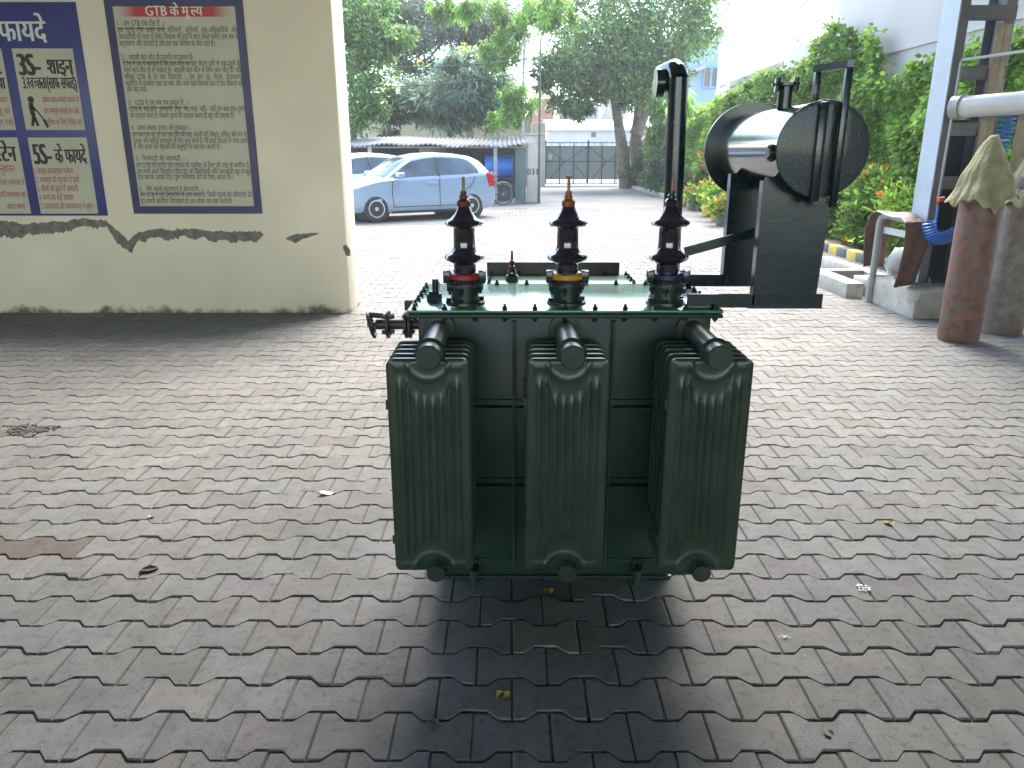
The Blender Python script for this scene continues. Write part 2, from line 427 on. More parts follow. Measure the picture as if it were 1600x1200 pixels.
peel([(-160, 348), (0, 345), (60, 350), (130, 340), (165, 345), (185, 362), (200, 376), (215, 362), (250, 358), (300, 357), (350, 362), (405, 362), (411, 366)],
     [(-160, 372), (0, 372), (60, 366), (130, 354), (165, 352), (182, 378), (203, 394), (216, 379), (250, 372), (300, 372), (350, 376), (395, 378), (411, 369)])
peel([(447, 371), (460, 366), (480, 364), (498, 364)], [(447, 374), (460, 379), (480, 371), (498, 366)])
peel([(536, 385), (541, 382), (547, 390)], [(536, 388), (541, 400), (547, 400)])

# ------------------------------------------------------------------ lettering
import re
def hindi(s):
    s = re.sub('र्(?=[क-ह])', '', s)
    s = s.replace('्र', '्')
    return re.sub('((?:[क-ह]़?्)*[क-ह]़?)ि', lambda k: 'ि' + k.group(1), s)
def glyphs(s, bold=0.0, res=3):
    c = bpy.data.curves.new('lettering', 'FONT'); c.body = s; c.size = 1; c.resolution_u = res
    o = bpy.data.objects.new('lettering', c); COL.objects.link(o)
    dg = bpy.context.evaluated_depsgraph_get(); dg.update()
    me = bpy.data.meshes.new_from_object(o.evaluated_get(dg)); bpy.data.objects.remove(o); bpy.data.curves.remove(c)
    bm = bmesh.new()
    for k in range(3 if bold else 1):        # heavier strokes: copies a hair apart in x and depth
        n0 = len(bm.verts); bm.from_mesh(me); bm.verts.ensure_lookup_table()
        bmesh.ops.translate(bm, verts=bm.verts[n0:], vec=((k - 1) * bold if bold else 0, 0, k * .003))
    bpy.data.meshes.remove(me)
    return bm
def word(pieces, bold=0.0, res=3):
    """pieces: strings; a piece ending in ~ keeps only its left part (a half letter)"""
    out = bmesh.new(); x = 0
    for p in pieces:
        half = p.endswith('~'); bm = glyphs(p.rstrip('~'), bold, res)
        xs = [v.co.x for v in bm.verts]; x0, x1 = min(xs), max(xs)
        if half:
            cut = x0 + (x1 - x0) * .60
            bmesh.ops.bisect_plane(bm, geom=bm.verts[:] + bm.edges[:] + bm.faces[:], plane_co=(cut, 0, 0), plane_no=(1, 0, 0), clear_outer=True); x1 = cut
        bmesh.ops.translate(bm, verts=bm.verts[:], vec=(x - x0, 0, 0))
        tmp = bpy.data.meshes.new('tmp'); bm.to_mesh(tmp); bm.free(); out.from_mesh(tmp); bpy.data.meshes.remove(tmp)
        x += x1 - x0 - .01
    return out
class Letters:
    """collects lines of text on the wall plane"""
    def __init__(s): s.bm = bmesh.new()
    def put(s, src, X0, X1, zc, h, y, bold=0.0, res=3, fit=True):
        """baseline-centred text between X0 and X1, capital height h"""
        bm = word(src, bold, res) if isinstance(src, list) else glyphs(hindi(src), bold, res)
        xs = [v.co.x for v in bm.verts]
        a, w = min(xs), max(xs) - min(xs)
        k = h / .70; kx = (X1 - X0) / w if fit else k
        for v in bm.verts: v.co = Vector((X0 + (v.co.x - a) * kx, y - v.co.z * .08, zc + (v.co.y - .35) * k))
        tmp = bpy.data.meshes.new('tmp'); bm.to_mesh(tmp); bm.free(); s.bm.from_mesh(tmp); bpy.data.meshes.remove(tmp)
    def bar(s, X0, X1, z0, z1, y):
        vs = [s.bm.verts.new((x, y, z)) for x, z in ((X0, z0), (X1, z0), (X1, z1), (X0, z1))]; s.bm.faces.new(vs)
    def build(s, name, m, parent):
        mb = MB(); mb.bm.free(); mb.bm = s.bm
        return mb.build(name, m, parent, recalc=False)

YB = WY - .012      # board front
def Wp(px, py): p = P(px, py, YB); return p.x, p.z
# --- board with the long text
bx0, bx1 = Wp(209, 333)[0], Wp(410, 336)[0]; bz0, bz1 = Wp(300, 334)[1], Wp(270, -4)[1]
sign = thing('printed_board', 'tall navy-framed printed board of small black text under a red heading', 'sign board', ((bx0 + bx1) / 2, WY, bz0))
fw = .075
b = MB()
b.box(bx0, bx1, YB, WY - .001, bz0, bz0 + fw); b.box(bx0, bx1, YB, WY - .001, bz1 - fw, bz1)
b.box(bx0, bx0 + fw, YB, WY - .001, bz0 + fw, bz1 - fw); b.box(bx1 - fw, bx1, YB, WY - .001, bz0 + fw, bz1 - fw)
b.build('frame', M['board_navy'], sign)
b = MB(); b.box(bx0 + fw, bx1 - fw, YB + .003, WY - .001, bz0 + fw, bz1 - fw); b.build('panel', M['paper'], sign)
zt0, zt1 = Wp(270, 26)[1], Wp(270, 7)[1]
mh = bpy.data.materials.new('red_heading'); mh.use_nodes = True
n_ = mh.node_tree.nodes; l_ = mh.node_tree.links
tc_ = n_.new('ShaderNodeTexCoord'); sp_ = n_.new('ShaderNodeSeparateXYZ'); l_.new(tc_.outputs['Generated'], sp_.inputs[0])
m1_ = n_.new('ShaderNodeMath'); m1_.operation = 'SUBTRACT'; m1_.inputs[1].default_value = .5; l_.new(sp_.outputs['X'], m1_.inputs[0])
m2_ = n_.new('ShaderNodeMath'); m2_.operation = 'ABSOLUTE'; l_.new(m1_.outputs[0], m2_.inputs[0])
r_ = n_.new('ShaderNodeMapRange'); r_.inputs[1].default_value = .33; r_.inputs[2].default_value = .48; l_.new(m2_.outputs[0], r_.inputs[0])
x_ = n_.new('ShaderNodeMix'); x_.data_type = 'RGBA'; x_.inputs[6].default_value = (.50, .03, .05, 1); x_.inputs[7].default_value = (.53, .51, .38, 1); l_.new(r_.outputs[0], x_.inputs[0]); l_.new(x_.outputs[2], n_['Principled BSDF'].inputs['Base Color'])
b = MB(); b.box(bx0 + fw + .02, bx1 - fw - .02, YB + .001, YB + .002, zt0, zt1); b.build('heading_band', mh, sign)
L = Letters()
cx = (bx0 + bx1) / 2
L.put(['GTB के मू', 'ल~', 'य'], cx - .27, cx + .27, (zt0 + zt1) / 2, .085, YB - .001, .025)
L.build('heading_lettering', M['ink_white'], sign)
L = Letters()
LINES = [
 (522, 735, 102, '1.   हम GTB एक टीम है  :-', 1), (525, 1060, 133, 'हम  GTB  टीम  अपने  सभी  सीनियरों,  जूनियरों,  सह-अधिकारियों  और', 0),
 (530, 1062, 163, 'कर्मचारियों को साथ में लेकर विकास की राह में साथ लेकर चलेंगे। हम सब में', 0), (533, 958, 193, 'सद्भावना और हमदर्दी है और हम एक परिवार के जैसे रहते है।', 0),
 (543, 862, 255, '2.   आपसी बात-चीत ही उन्नति का साधन है।', 1), (548, 1072, 283, 'GTB में हम ये समझते है कि बात-चीत का हल केवल इसी से एक-दूसरे के', 0),
 (552, 1076, 312, 'साथ बात-चीत से हो सकता है। आपसी बात-चीत से सिर्फ बात-चीत ही नहीं', 0), (556, 1078, 342, 'बल्कि  GTB  के  हर  एक  डिपार्टमेंट  :-  एच  आर  (इ),  सेल्स,  प्रोडक्शन,', 0),
 (560, 1082, 372, 'मार्केटिंग में तालमेल रखा जा सके और आने वाले विकास कल में इस विकास को', 0), (565, 656, 398, 'और बढ़ सके।', 0),
 (573, 840, 457, '3.   GTB में हम सब एक समान है  :-', 1), (576, 1092, 485, 'GTB में  बड़े-छोटे  कर्मचारी  प्रति  भेद-भाव  नहीं।  यहाँ हम सब एक-दूसरे', 0),
 (580, 1045, 515, 'की इज्जत करते है। जिससे दूसरों की इज्जत करना ही खुद की इज्जत है।', 0),
 (588, 850, 570, '4.   हमारा लक्ष्य उत्पाद और गुणवत्ता :-', 1), (590, 1102, 600, 'हम सब एक जुट हो कर एक टीम की तरह अपनी पूरी निष्ठा, शक्ति और मन से', 0),
 (594, 1105, 628, 'उत्तम और महत्व गुणवत्ता के लिए काम करते है। जो हमारे प्रोडक्ट में नजर आती', 0), (597, 983, 655, 'है और हमारे को ग्राहकों की संतुष्टी में सहायता करती है।', 0),
 (606, 825, 706, '5.   जिम्मेदारी और जवाबदेही  :-', 1), (608, 1115, 737, 'हम GTB की प्रगति और ग्राहक की संतुष्टि के लिए पूरी तरह से समर्पित है,', 0),
 (612, 1120, 765, 'हम सभी अपने निर्धारित डिपार्टमेंट की जिम्मेदारी और जवाबदेही खुद व खुद', 0), (615, 1040, 790, 'तय करके उसके प्रति पूर्ण परिणाम देने के लिए अटल है।।', 0),
 (622, 905, 843, '6.   और सबसे महत्वपूर्ण है ईमानदारी  :-', 1), (625, 1127, 868, 'हम GTB में पूरी ईमानदारी से काम करते है। किसी ग्राहक को कमिटमेंट देते', 0),
 (628, 1035, 897, 'हुए हमारी आंतरिक निरीक्षण हो, हम हमेशा सच कहा करते है।', 0)]
for x0, x1, y, t, head in LINES:
    X0, Z = Wp(x0 / 2.857, y / 2.857); X1, _ = Wp(x1 / 2.857, y / 2.857)
    L.put(t, X0, X1, Z, .047, YB + .0015, .008, 2)
    if head: L.bar(X0, X1, Z - .052, Z - .046, YB + .0015)
L.build('lettering', M['ink'], sign)
# --- the board of blue cells
ax1 = Wp(168, 335)[0]; az0, az1 = Wp(90, 337)[1], Wp(60, 3)[1]
c1 = 3.43
def cell(tl, tr, br_, bl):
    a = [Wp(x / c1, y / c1) for x, y in (tl, tr, br_, bl)]
    return (a[0][0] + a[3][0]) / 2, (a[1][0] + a[2][0]) / 2, (a[2][1] + a[3][1]) / 2, (a[0][1] + a[1][1]) / 2
k1 = cell((62, 262), (388, 258), (458, 695), (143, 698)); k2 = cell((157, 737), (470, 737), (540, 1143), (232, 1146))
kw = k1[1] - k1[0]; gapc = .10
ax0 = k1[0] - 2 * (kw + gapc) - (ax1 - k1[1])
board = thing('printed_board', 'navy board of beige cells with bold black headings and red lines of text', 'sign board', ((ax0 + ax1) / 2, WY, az0))
b = MB(); b.box(ax0, ax1, YB, WY - .001, az0, az1, bev=.003); b.build('panel', M['board_blue'], board)
cells = []
for r, (kz0, kz1) in enumerate(((k1[2], k1[3]), (k2[2], k2[3]))):
    for q in range(3):
        x1 = k1[1] - q * (kw + gapc); x0 = x1 - kw
        mb = MB(); mb.box(x0, x1, YB - .003, YB - .0005, kz0, kz1); co_ = mb.build('text_cell', M['paper'], board); cells.append((x0, x1, kz0, kz1, co_))
LK, LR = {}, {}; Lw = Letters()
zt = (Wp(35, 63)[1] + Wp(20, 20)[1]) / 2
Xe = Wp(73, 45)[0]
Lw.put(['5S- के फायदे'], Xe - 1.0, Xe, zt - .03, .19, YB - .004, .03)
Lw.build('title_lettering', M['ink_white'], board)
def head(cellr, pieces, f0, f1, zf, h, bold=.045):
    x0, x1, z0, z1, co_ = cellr; w = x1 - x0
    LK.setdefault(co_, Letters()).put(pieces, x0 + w * f0, x0 + w * f1, z1 - (z1 - z0) * zf, h * 1.1, YB - .004, bold * 1.25)
def rl(cellr, t, f0, f1, zf, h=.062):
    x0, x1, z0, z1, co_ = cellr; w = x1 - x0
    LR.setdefault(co_, Letters()).put(t, x0 + w * f0, x0 + w * f1, z1 - (z1 - z0) * zf, h * .85, YB - .004, .015, 2)
head(cells[0], ['3S-'], .05, .43, .19, .175, .06); head(cells[0], ['शाइन'], .53, .97, .21, .13)
head(cells[0], ['3. ', 'स~', 'व', 'च~', 'छता', ' (साफ सफाई)'], .08, .98, .41, .10)
rl(cells[0], 'हमेशा साफ-सफाई कराये से', .36, .97, .62); rl(cells[0], 'होए सम्पूर्ण सफाई कर और', .36, .95, .76); rl(cells[0], 'सुविधा के लिए निर्मित करें', .36, .97, .90)
head(cells[1], ['2S- सेट'], .1, .96, .2, .15, .05); head(cells[1], ['2. व', 'य~', 'वस', 'था'], .3, .97, .41, .10)
rl(cells[1], 'हर वस्तु का सही काम', .3, .95, .62); rl(cells[1], 'जगह पर वस्तु को', .3, .97, .76); rl(cells[1], 'सही जगह पर रखे', .3, .98, .90)
head(cells[2], ['1S- सॉर्ट'], .1, .9, .2, .15, .05)
head(cells[3], ['5S-'], .04, .36, .21, .175, .06); head(cells[3], ['के फायदे'], .41, .96, .23, .13)
for q, t in enumerate(('1.अच्छा कार्यस्थल प्रबंधन', '2. समस्या की पहचान में कमी', '3. चीजों को ढूंढने में आसानी', '4. समय का सही उपयोग', '5. उत्पादकता और कार्यक्षमता में सुधार')):
    rl(cells[3], t, .02, (.68, .77, .72, .62, .93)[q], .43 + q * .117, .068)
head(cells[4], ['4S- स', 'स~', 'टेन'], .02, .94, .2, .14, .05); rl(cells[4], 'अनुशासन', .55, .86, .40, .09)
rl(cells[4], 'लगातार अभ्यास से', .5, .98, .58); rl(cells[4], 'सभी व्यवस्था को', .5, .97, .74); rl(cells[4], 'आदत बनाए', .6, .92, .90)
# little sweeping figure
x0, x1, z0, z1, co_ = cells[0]; w, h = x1 - x0, z1 - z0
def fx(u, v): return (x0 + w * u, YB - .0045, z1 - h * v)
fb = MB()
fb.lathe([(0, -.002), (.03, -.002), (.03, .002), (0, .002)], fx(.17, .62), 16, Matrix.Rotation(PI / 2, 4, 'X'))
for pts, r in (([fx(.16, .66), fx(.15, .75), fx(.17, .82)], .022), ([fx(.17, .82), fx(.12, .95)], .014), ([fx(.17, .82), fx(.22, .95)], .014), ([fx(.16, .69), fx(.22, .76)], .012), ([fx(.2, .72), fx(.36, .90)], .007), ([fx(.33, .87), fx(.38, .97)], .012)):
    for i in range(len(pts) - 1):
        a, c = Vector(pts[i]), Vector(pts[i + 1]); d = (c - a).normalized(); nn = Vector((d.z, 0, -d.x)) * r
        fb.prism([a + nn, c + nn, c - nn, a - nn], (0, .0015, 0))
fb.build('sweeping_pictogram', M['ink'], co_)
for co_, l_k in LK.items(): l_k.build('heading_lettering', M['ink'], co_)
for co_, l_k in LR.items(): l_k.build('red_lettering', M['ink_red'], co_)

# ------------------------------------------------------------------ the transformer
T = thing('power_transformer', 'dark green oil-filled power transformer with ribbed radiators and three bushings', 'transformer', (.17, 2.62, 0))
TX0, TX1, TY0, TY1, TZ0, TZ1 = -.305, .645, 2.40, 2.86, .15, 1.105
b = MB(); b.box(TX0, TX1, TY0, TY1, TZ0, TZ1, bev=.006); tank = b.build('tank', M['tank'], T)
b = MB()
for x in (.006, .33): b.box(x - .005, x + .005, TY0 - .022, TY0 + .002, TZ0 + .03, TZ1 - .02)
b.build('stiffener', M['tank'], tank)
b = MB()
for z in (.80, .515): b.box(TX0 + .01, TX1 - .01, TY0 - .03, TY0 + .002, z - .012, z - .006); b.box(TX0 + .01, TX1 - .01, TY0 - .012, TY0 + .002, z + .012, z + .016)
b.box(TX0 + .02, TX1 - .02, TY0 - .006, TY0 + .002, .21, .218)
b.build('stiffener', M['tank'], tank)
for y in (2.66, 2.80):
    b = MB(); b.box(TX0 + .02, TX1 - .02, y - .04, y + .04, .0, .012); b.box(TX0 + .02, TX1 - .02, y - .04, y + .04, .138, .15); b.box(TX0 + .02, TX1 - .02, y - .004, y + .004, .012, .138)
    b.build('base_channel', M['tank'], T)
# rim under the lid, lid, bolts
b = MB(); b.box(TX0 - .03, TX1 + .03, TY0 - .03, TY1 + .03, 1.096, 1.108, bev=.002); b.build('tank_rim', M['tank'], T)
b = MB(); b.box(TX0 - .03, TX1 + .03, TY0 - .03, TY1 + .03, 1.112, 1.122, bev=.002); lid = b.build('lid', M['lid'], T)
def bolt(mb, x, y, z, r=.0095):
    mb.cyl((x, y, z), (x, y, z + .009), r, seg=6); mb.cyl((x, y, z - .034), (x, y, z - .022), r, seg=6); mb.cyl((x, y, z - .04), (x, y, z + .018), r * .5, seg=8)
b = MB(); bolt(b, 0, 0, 0); bolt0 = b.build('bolt', M['black'], world=False)
spots = [(TX0 - .008 + i * (TX1 - TX0 + .016) / 10, TY0 - .014) for i in range(11)] + [(TX0 + .02 + i * (TX1 - TX0 - .04) / 8, TY1 + .014) for i in range(9)] + [(x, TY0 + .06 + i * .085) for i in range(5) for x in (TX0 - .014, TX1 + .014)]
def bolts(spots, z, parent, sc=1):
    for x, y in spots:
        o = bolt0.copy(); COL.objects.link(o); o.parent = parent; o.location = Vector((x, y, z)) - root_loc(parent); o.scale = (sc, sc, sc)
bolts(spots, 1.122, lid)
# low voltage pocket behind
b = MB(); b.box(-.09, .47, TY1 + .031, 3.14, .86, 1.10, bev=.004); b.build('terminal_pocket', M['tank'], T)
b = MB(); b.box(-.105, .49, TY1 + .034, 3.16, 1.106, 1.116, bev=.002); pl = b.build('pocket_lid', M['lid'], T)
bolts([(x, 3.145) for x in (-.09, .03, .15, .27, .39, .475)] + [(x, y) for y in (2.93, 3.0, 3.07) for x in (-.09, .475)], 1.116, pl, .85)
bpy.data.objects.remove(bolt0)
b = MB(); b.box(-.105, .45, 3.165, 3.18, .9, 1.166, bev=.002); b.build('pocket_flange', M['rust'], T)
# bushings
ZL = 1.122
def bushing(x, y, ring_mat, cap_mat):
    t = MB(); t.cyl((x, y, ZL), (x, y, ZL + .008), .066, seg=32); t.cyl((x, y, ZL + .008), (x, y, ZL + .058), .045, seg=32); t.cyl((x, y, ZL + .058), (x, y, ZL + .068), .062, seg=32)
    tur = t.build('turret', M['green'], T)
    h = MB()
    for k in range(6):
        a = k * PI / 3 + .3; h.cyl((x + .052 * math.cos(a), y + .052 * math.sin(a), ZL + .03), (x + .052 * math.cos(a), y + .052 * math.sin(a), ZL + .105), .0055, seg=8)
        h.cyl((x + .052 * math.cos(a), y + .052 * math.sin(a), ZL + .042), (x + .052 * math.cos(a), y + .052 * math.sin(a), ZL + .056), .011, seg=6)
        h.cyl((x + .056 * math.cos(a), y + .056 * math.sin(a), ZL + .008), (x + .056 * math.cos(a), y + .056 * math.sin(a), ZL + .02), .010, seg=6)
    for a in (PI + .25, -.25):
        h.box(x + .06 * math.cos(a) - .012, x + .06 * math.cos(a) + .012, y - .035, y - .005, ZL + .07, ZL + .112, bev=.004)
    h.build('clamp_bolt', M['black'], tur)
    z0 = ZL + .068
    prof = [(.05, z0), (.05, z0 + .014), (.037, z0 + .02), (.036, z0 + .062), (.045, z0 + .068), (.062, z0 + .076), (.067, z0 + .084), (.064, z0 + .091), (.05, z0 + .098), (.039, z0 + .107),
            (.0355, z0 + .118), (.0345, z0 + .178), (.038, z0 + .183), (.058, z0 + .186), (.0635, z0 + .193), (.061, z0 + .2), (.046, z0 + .208), (.034, z0 + .219), (.026, z0 + .232), (.020, z0 + .248), (.017, z0 + .252)]
    q = MB(); q.lathe(prof, (x, y, 0), 48); bush = q.build('bushing', M['porcelain'], T, ang=50)
    q = MB(); q.lathe([(.052, z0 + .012), (.0585, z0 + .016), (.0585, z0 + .030), (.052, z0 + .034), (.03, z0 + .034)], (x, y, 0), 40); q.build('clamp_ring', ring_mat, bush)
    q = MB(); q.lathe([(.021, z0 + .247), (.022, z0 + .262), (.018, z0 + .268), (.013, z0 + .272), (.013, z0 + .282), (.010, z0 + .285), (.010, z0 + .296), (.0, z0 + .297)], (x, y, 0), 12); q.build('terminal_cap', cap_mat, bush, ang=25)
    q = MB(); q.cyl((x, y, z0 + .29), (x, y, z0 + .34), .0048, seg=12)
    if ring_mat is M['yellow']: q.cyl((x, y, z0 + .336), (x, y, z0 + .342), .011, seg=6)
    q.build('terminal_rod', M['brass'], bush)
capmat = mat('red_brass_cap', (.15, .028, .026), .4, metal=.3, var=.3, vscale=40)
capy = mat('orange_brass_cap', (.25, .08, .02), .4, metal=.3, var=.3, vscale=40)
bushing(-.156, 2.5, M['red'], capmat); bushing(.182, 2.5, M['yellow'], capy); bushing(.514, 2.5, M['blue_phase'], M['porcelain'])
# small low-voltage terminal and pocket plug
x, y = 0.0, 2.99; z0 = 1.116
b = MB(); b.lathe([(.026, z0), (.026, z0 + .02), (.018, z0 + .028), (.018, z0 + .04), (.012, z0 + .05)], (x, y, 0), 24); lv = b.build('small_bushing', M['porcelain'], T)
b = MB(); b.lathe([(.013, z0 + .048), (.013, z0 + .06), (.008, z0 + .062), (.010, z0 + .07), (.010, z0 + .08), (.005, z0 + .082), (.004, z0 + .12)], (x, y, 0), 12); b.build('terminal_rod', capmat, lv, ang=25)
b = MB(); b.cyl((-.262, 2.52, ZL), (-.262, 2.52, ZL + .028), .026, seg=8); b.cyl((-.262, 2.52, ZL + .028), (-.262, 2.52, ZL + .036), .020, seg=6); b.cyl((-.258, 2.53, ZL + .03), (-.258, 2.53, ZL + .075), .011, seg=12)
b.build('thermometer_pocket', M['black'], T)
# lifting lugs
for sx, x in ((-1, TX0 - .062), (1, TX1 + .055)):
    b = MB(); b.box(x - .03, x + .03, 2.74, 2.77, 1.025, 1.085, bev=.008); b.cyl((x, 2.735, 1.055), (x, 2.775, 1.055), .02, seg=16); b.box(min(x, x - sx * .06), max(x, x - sx * .06), 2.745, 2.765, 1.035, 1.06)
    b.build('lifting_lug', M['rust'], T)
# oil valve at the left
VZ, VY = 1.035, 2.56
b = MB(); b.cyl((TX0 + .005, VY, VZ), (-.47, VY, VZ), .018, seg=20)
for x in (-.352, -.365, -.428): b.cyl((x - .004, VY, VZ), (x + .004, VY, VZ), .048, seg=28)
for x in (-.358, -.428):
    for k in range(4):
        a = k * PI / 2 + .6; b.cyl((x - .017, VY + .037 * math.cos(a), VZ + .037 * math.sin(a)), (x + .017, VY + .037 * math.cos(a), VZ + .037 * math.sin(a)), .008, seg=6)
vb = b.build('oil_valve', M['rust'], T)
b = MB(); b.torus((-.485, VY - .01, VZ), (1, .1, .25), .042, .006, 32, 8)
for a in (0, 2.1, 4.2):
    b.cyl((-.485, VY - .01, VZ), (-.485 - .01 * math.cos(a), VY - .01 + .042 * math.sin(a), VZ + .042 * math.cos(a)), .004, seg=8)
b.cyl((-.47, VY, VZ), (-.50, VY, VZ), .009, seg=12); b.cyl((-.445, VY, VZ + .03), (-.50, VY - .01, VZ + .037), .010, seg=12)
b.build('handwheel', M['rust'], vb)
# radiators
RH0, RH1, RW = .348, 1.036, .243
def fin_front(xc, y, mb):
    nx, nz = 74, 90; cr = .024
    hx, hz = RW / 2, (RH1 - RH0) / 2; zc = (RH0 + RH1) / 2
    def f(u, v):
        X = (u * 2 - 1) * hx; Z = (v * 2 - 1) * hz
        # round the corners
        ex, ez = abs(X) - (hx - cr), abs(Z) - (hz - cr)
        if ex > 0 and ez > 0:
            d = math.hypot(ex, ez); mxx = max(ex, ez)
            k = mxx / d if d > 0 else 1
            X = math.copysign(hx - cr + ex * k, X); Z = math.copysign(hz - cr + ez * k, Z)
        edge = min(hx - abs(X), hz - abs(Z))
        dep = .006 * min(1, max(0, edge / .007)) ** .5
        # flutes
        fl = 0
        if abs(X) < .095:
            ph = (X + .095) / .19 * 8
            fl = .5 - .5 * math.cos(2 * PI * ph); fl = fl ** .8
            end = hz - .055 - .052 * max(0, 1 - (X / .06) ** 2) ** .5 if abs(X) < .06 else hz - .05
            fl *= min(1, max(0, (end - abs(Z)) / .035))
        fl2 = 0
        # dished seat round the header pipe
        d = math.hypot(X, abs(Z) - hz)
        fl2 = .0032 * math.exp(-((d - .062) / .007) ** 2)
        bar = .004 * math.exp(-((hz - abs(Z) - .026) / .004) ** 2) * (1 if .05 < abs(X) < .1 else 0)
        return (xc + X, y - dep - .0062 * fl - fl2 - bar, zc + Z)
    mb.grid(f, nx, nz)
def fin_plain(xc, y, mb, th=.011):
    hx, cr = RW / 2, .024; pts = []
    for cx, cz, a0 in ((hx - cr, RH1 - cr, 0), (-hx + cr, RH1 - cr, PI / 2), (-hx + cr, RH0 + cr, PI), (hx - cr, RH0 + cr, 1.5 * PI)):
        for k in range(5):
            a = a0 + k * PI / 8; pts.append((xc + cx + cr * math.cos(a), y, cz + cr * math.sin(a)))
    mb.prism(pts, (0, th, 0))
for xc, xt in ((-.243, -.232), (.163, .172), (.576, .604)):
    rad = thing('radiator', None, None, (0, 0, 0)); rad.parent = T
    xp = xc + .008
    for i in range(5):
        y = 2.10 + i * .0525
        q = MB(); fin_plain(xc, y, q)
        if i == 0:
            fin_front(xc, y + .0005, q)
        off = [(-.10, 0), (.10, 0)]
        q.box(xc - RW / 2 - .006, xc - RW / 2 + .004, y + .001, y + .010, .88, .91); q.box(xc - RW / 2 - .006, xc - RW / 2 + .004, y + .001, y + .010, .44, .47)
        fin = q.build('fin', M['green'], rad, ang=40)
    for z, r, yf in ((1.052, .036, 2.045), (.362, .0285, 2.05)):
        q = MB(); q.lathe([(0, 0), (r - .003, 0), (r, .003), (r, TY0 - yf)], (xp, yf, z), 32, Matrix.Rotation(-PI / 2, 4, 'X'))
        q.lathe([(r, 0), (r + .018, 0), (r + .018, .012), (r, .014)], (xp, TY0 - .016, z), 32, Matrix.Rotation(-PI / 2, 4, 'X'))
        q.lathe([(r + .001, 0), (r + .009, .008), (r + .001, .012)], (xp, 2.094, z), 32, Matrix.Rotation(-PI / 2, 4, 'X'))
        q.build('header_pipe', M['green'], rad)
# drain valves
for x in (-.135, .44):
    b = MB(); b.cyl((x, TY0 + .01, .185), (x, TY0 - .05, .185), .016, seg=16); b.cyl((x, TY0 - .05, .20), (x, TY0 - .05, .14), .013, seg=12); b.torus((x + .008, TY0 - .03, .205), (0, 1, .2), .018, .005, 20, 6)
    b.build('drain_valve', M['tank'], T)
# conservator with its bracket
CX, CZ, CR = .925, 1.612, .137
AX = Matrix.Rotation(-PI / 2, 4, 'X')
b = MB(); b.lathe([(CR - .002, 0), (CR - .002, .69)], (CX - .002, 2.36, CZ), 72, AX); cons = b.build('conservator', M['drum'], T)
b = MB(); b.lathe([(0, 0), (CR * .9, .0), (CR + .001, .002), (CR + .003, .006), (CR + .001, .012), (CR - .01, .013)], (CX, 2.348, CZ), 72, AX); b.build('end_plate', M['disc'], cons)
b = MB(); b.lathe([(.0, 0), (CR + .036, 0), (CR + .036, .012), (0, .012)], (CX - .01, 3.045, CZ), 72, AX); b.build('end_flange', M['black'], cons)
b = MB(); b.cyl((.895, 2.64, CZ + CR - .012), (.895, 2.64, CZ + .205), .024, seg=24); b.cyl((.895, 2.64, CZ + .198), (.895, 2.64, CZ + .207), .048, seg=24)
for k in range(4):
    a = k * PI / 2 + .5; b.cyl((.895 + .04 * math.cos(a), 2.64 + .04 * math.sin(a), CZ + .182), (.895 + .04 * math.cos(a), 2.64 + .04 * math.sin(a), CZ + .222), .009, seg=6)
b.build('filler_neck', M['black'], cons)
b = MB(); b.cyl((CX - .13, 2.40, CZ - .01), (CX - .15, 2.40, CZ - .01), .02, seg=6); b.cyl((CX - .13, 2.40, CZ - .01), (CX - .145, 2.40, CZ - .01), .026, seg=20); b.build('drain_plug', M['black'], cons)
b = MB()     # oil level pipe bent over the front
b.box(.952, .972, 2.315, 2.335, 1.445, 1.835, bev=.003); b.box(.912, .930, 2.44, 2.46, 1.73, 1.835, bev=.003)
b.prism([(.952, 2.315, 1.835), (.972, 2.315, 1.835), (.931, 2.462, 1.835), (.911, 2.462, 1.835)], (0, 0, .02))
b.build('breather_pipe', M['black'], cons)
b = MB(); b.box(.897, .922, 2.333, 2.349, 1.46, 1.745, bev=.003); b.box(.905, .95, 2.335, 2.349, 1.455, 1.475); b.build('level_gauge', M['black'], cons)
b = MB(); b.prism([(.779, 2.42, 1.12), (.982, 2.42, 1.122), (1.0, 2.42, 1.55), (.785, 2.42, 1.53)], (0, .006, 0)); b.box(.774, .780, 2.405, 2.44, 1.13, 1.52); b.box(.76, 1.0, 2.40, 2.44, 1.122, 1.128)
b.build('support_plate', M['black'], T)
b = MB(); b.prism([(.79, 2.83, 1.13), (.99, 2.83, 1.13), (1.0, 2.83, 1.56), (.79, 2.83, 1.53)], (0, .006, 0)); b.box(.786, .79, 2.81, 2.85, 1.13, 1.53)
b.build('support_plate', M['black'], T)
for y, x0_ in ((2.405, .565), (2.815, .56)):
    b = MB(); b.box(x0_, 1.0 if y < 2.6 else .99, y, y + .008, 1.124, 1.168); b.box(x0_, 1.0 if y < 2.6 else .99, y + .008, y + .04, 1.124, 1.130); b.build('support_arm', M['black'], T)
a0, a1 = P(1070, 393, 2.62), P(1190, 360, 2.62)
b = MB()
d = (a1 - a0); up = Vector((-d.z, 0, d.x)).normalized() * .014
b.prism([a0 + up, a1 + up, a1 - up, a0 - up], (0, .006, 0)); b.prism([a0 - up, a1 - up, a1 - up * 1.3, a0 - up * 1.3], (0, .03, 0)); b.build('brace', M['black'], T)
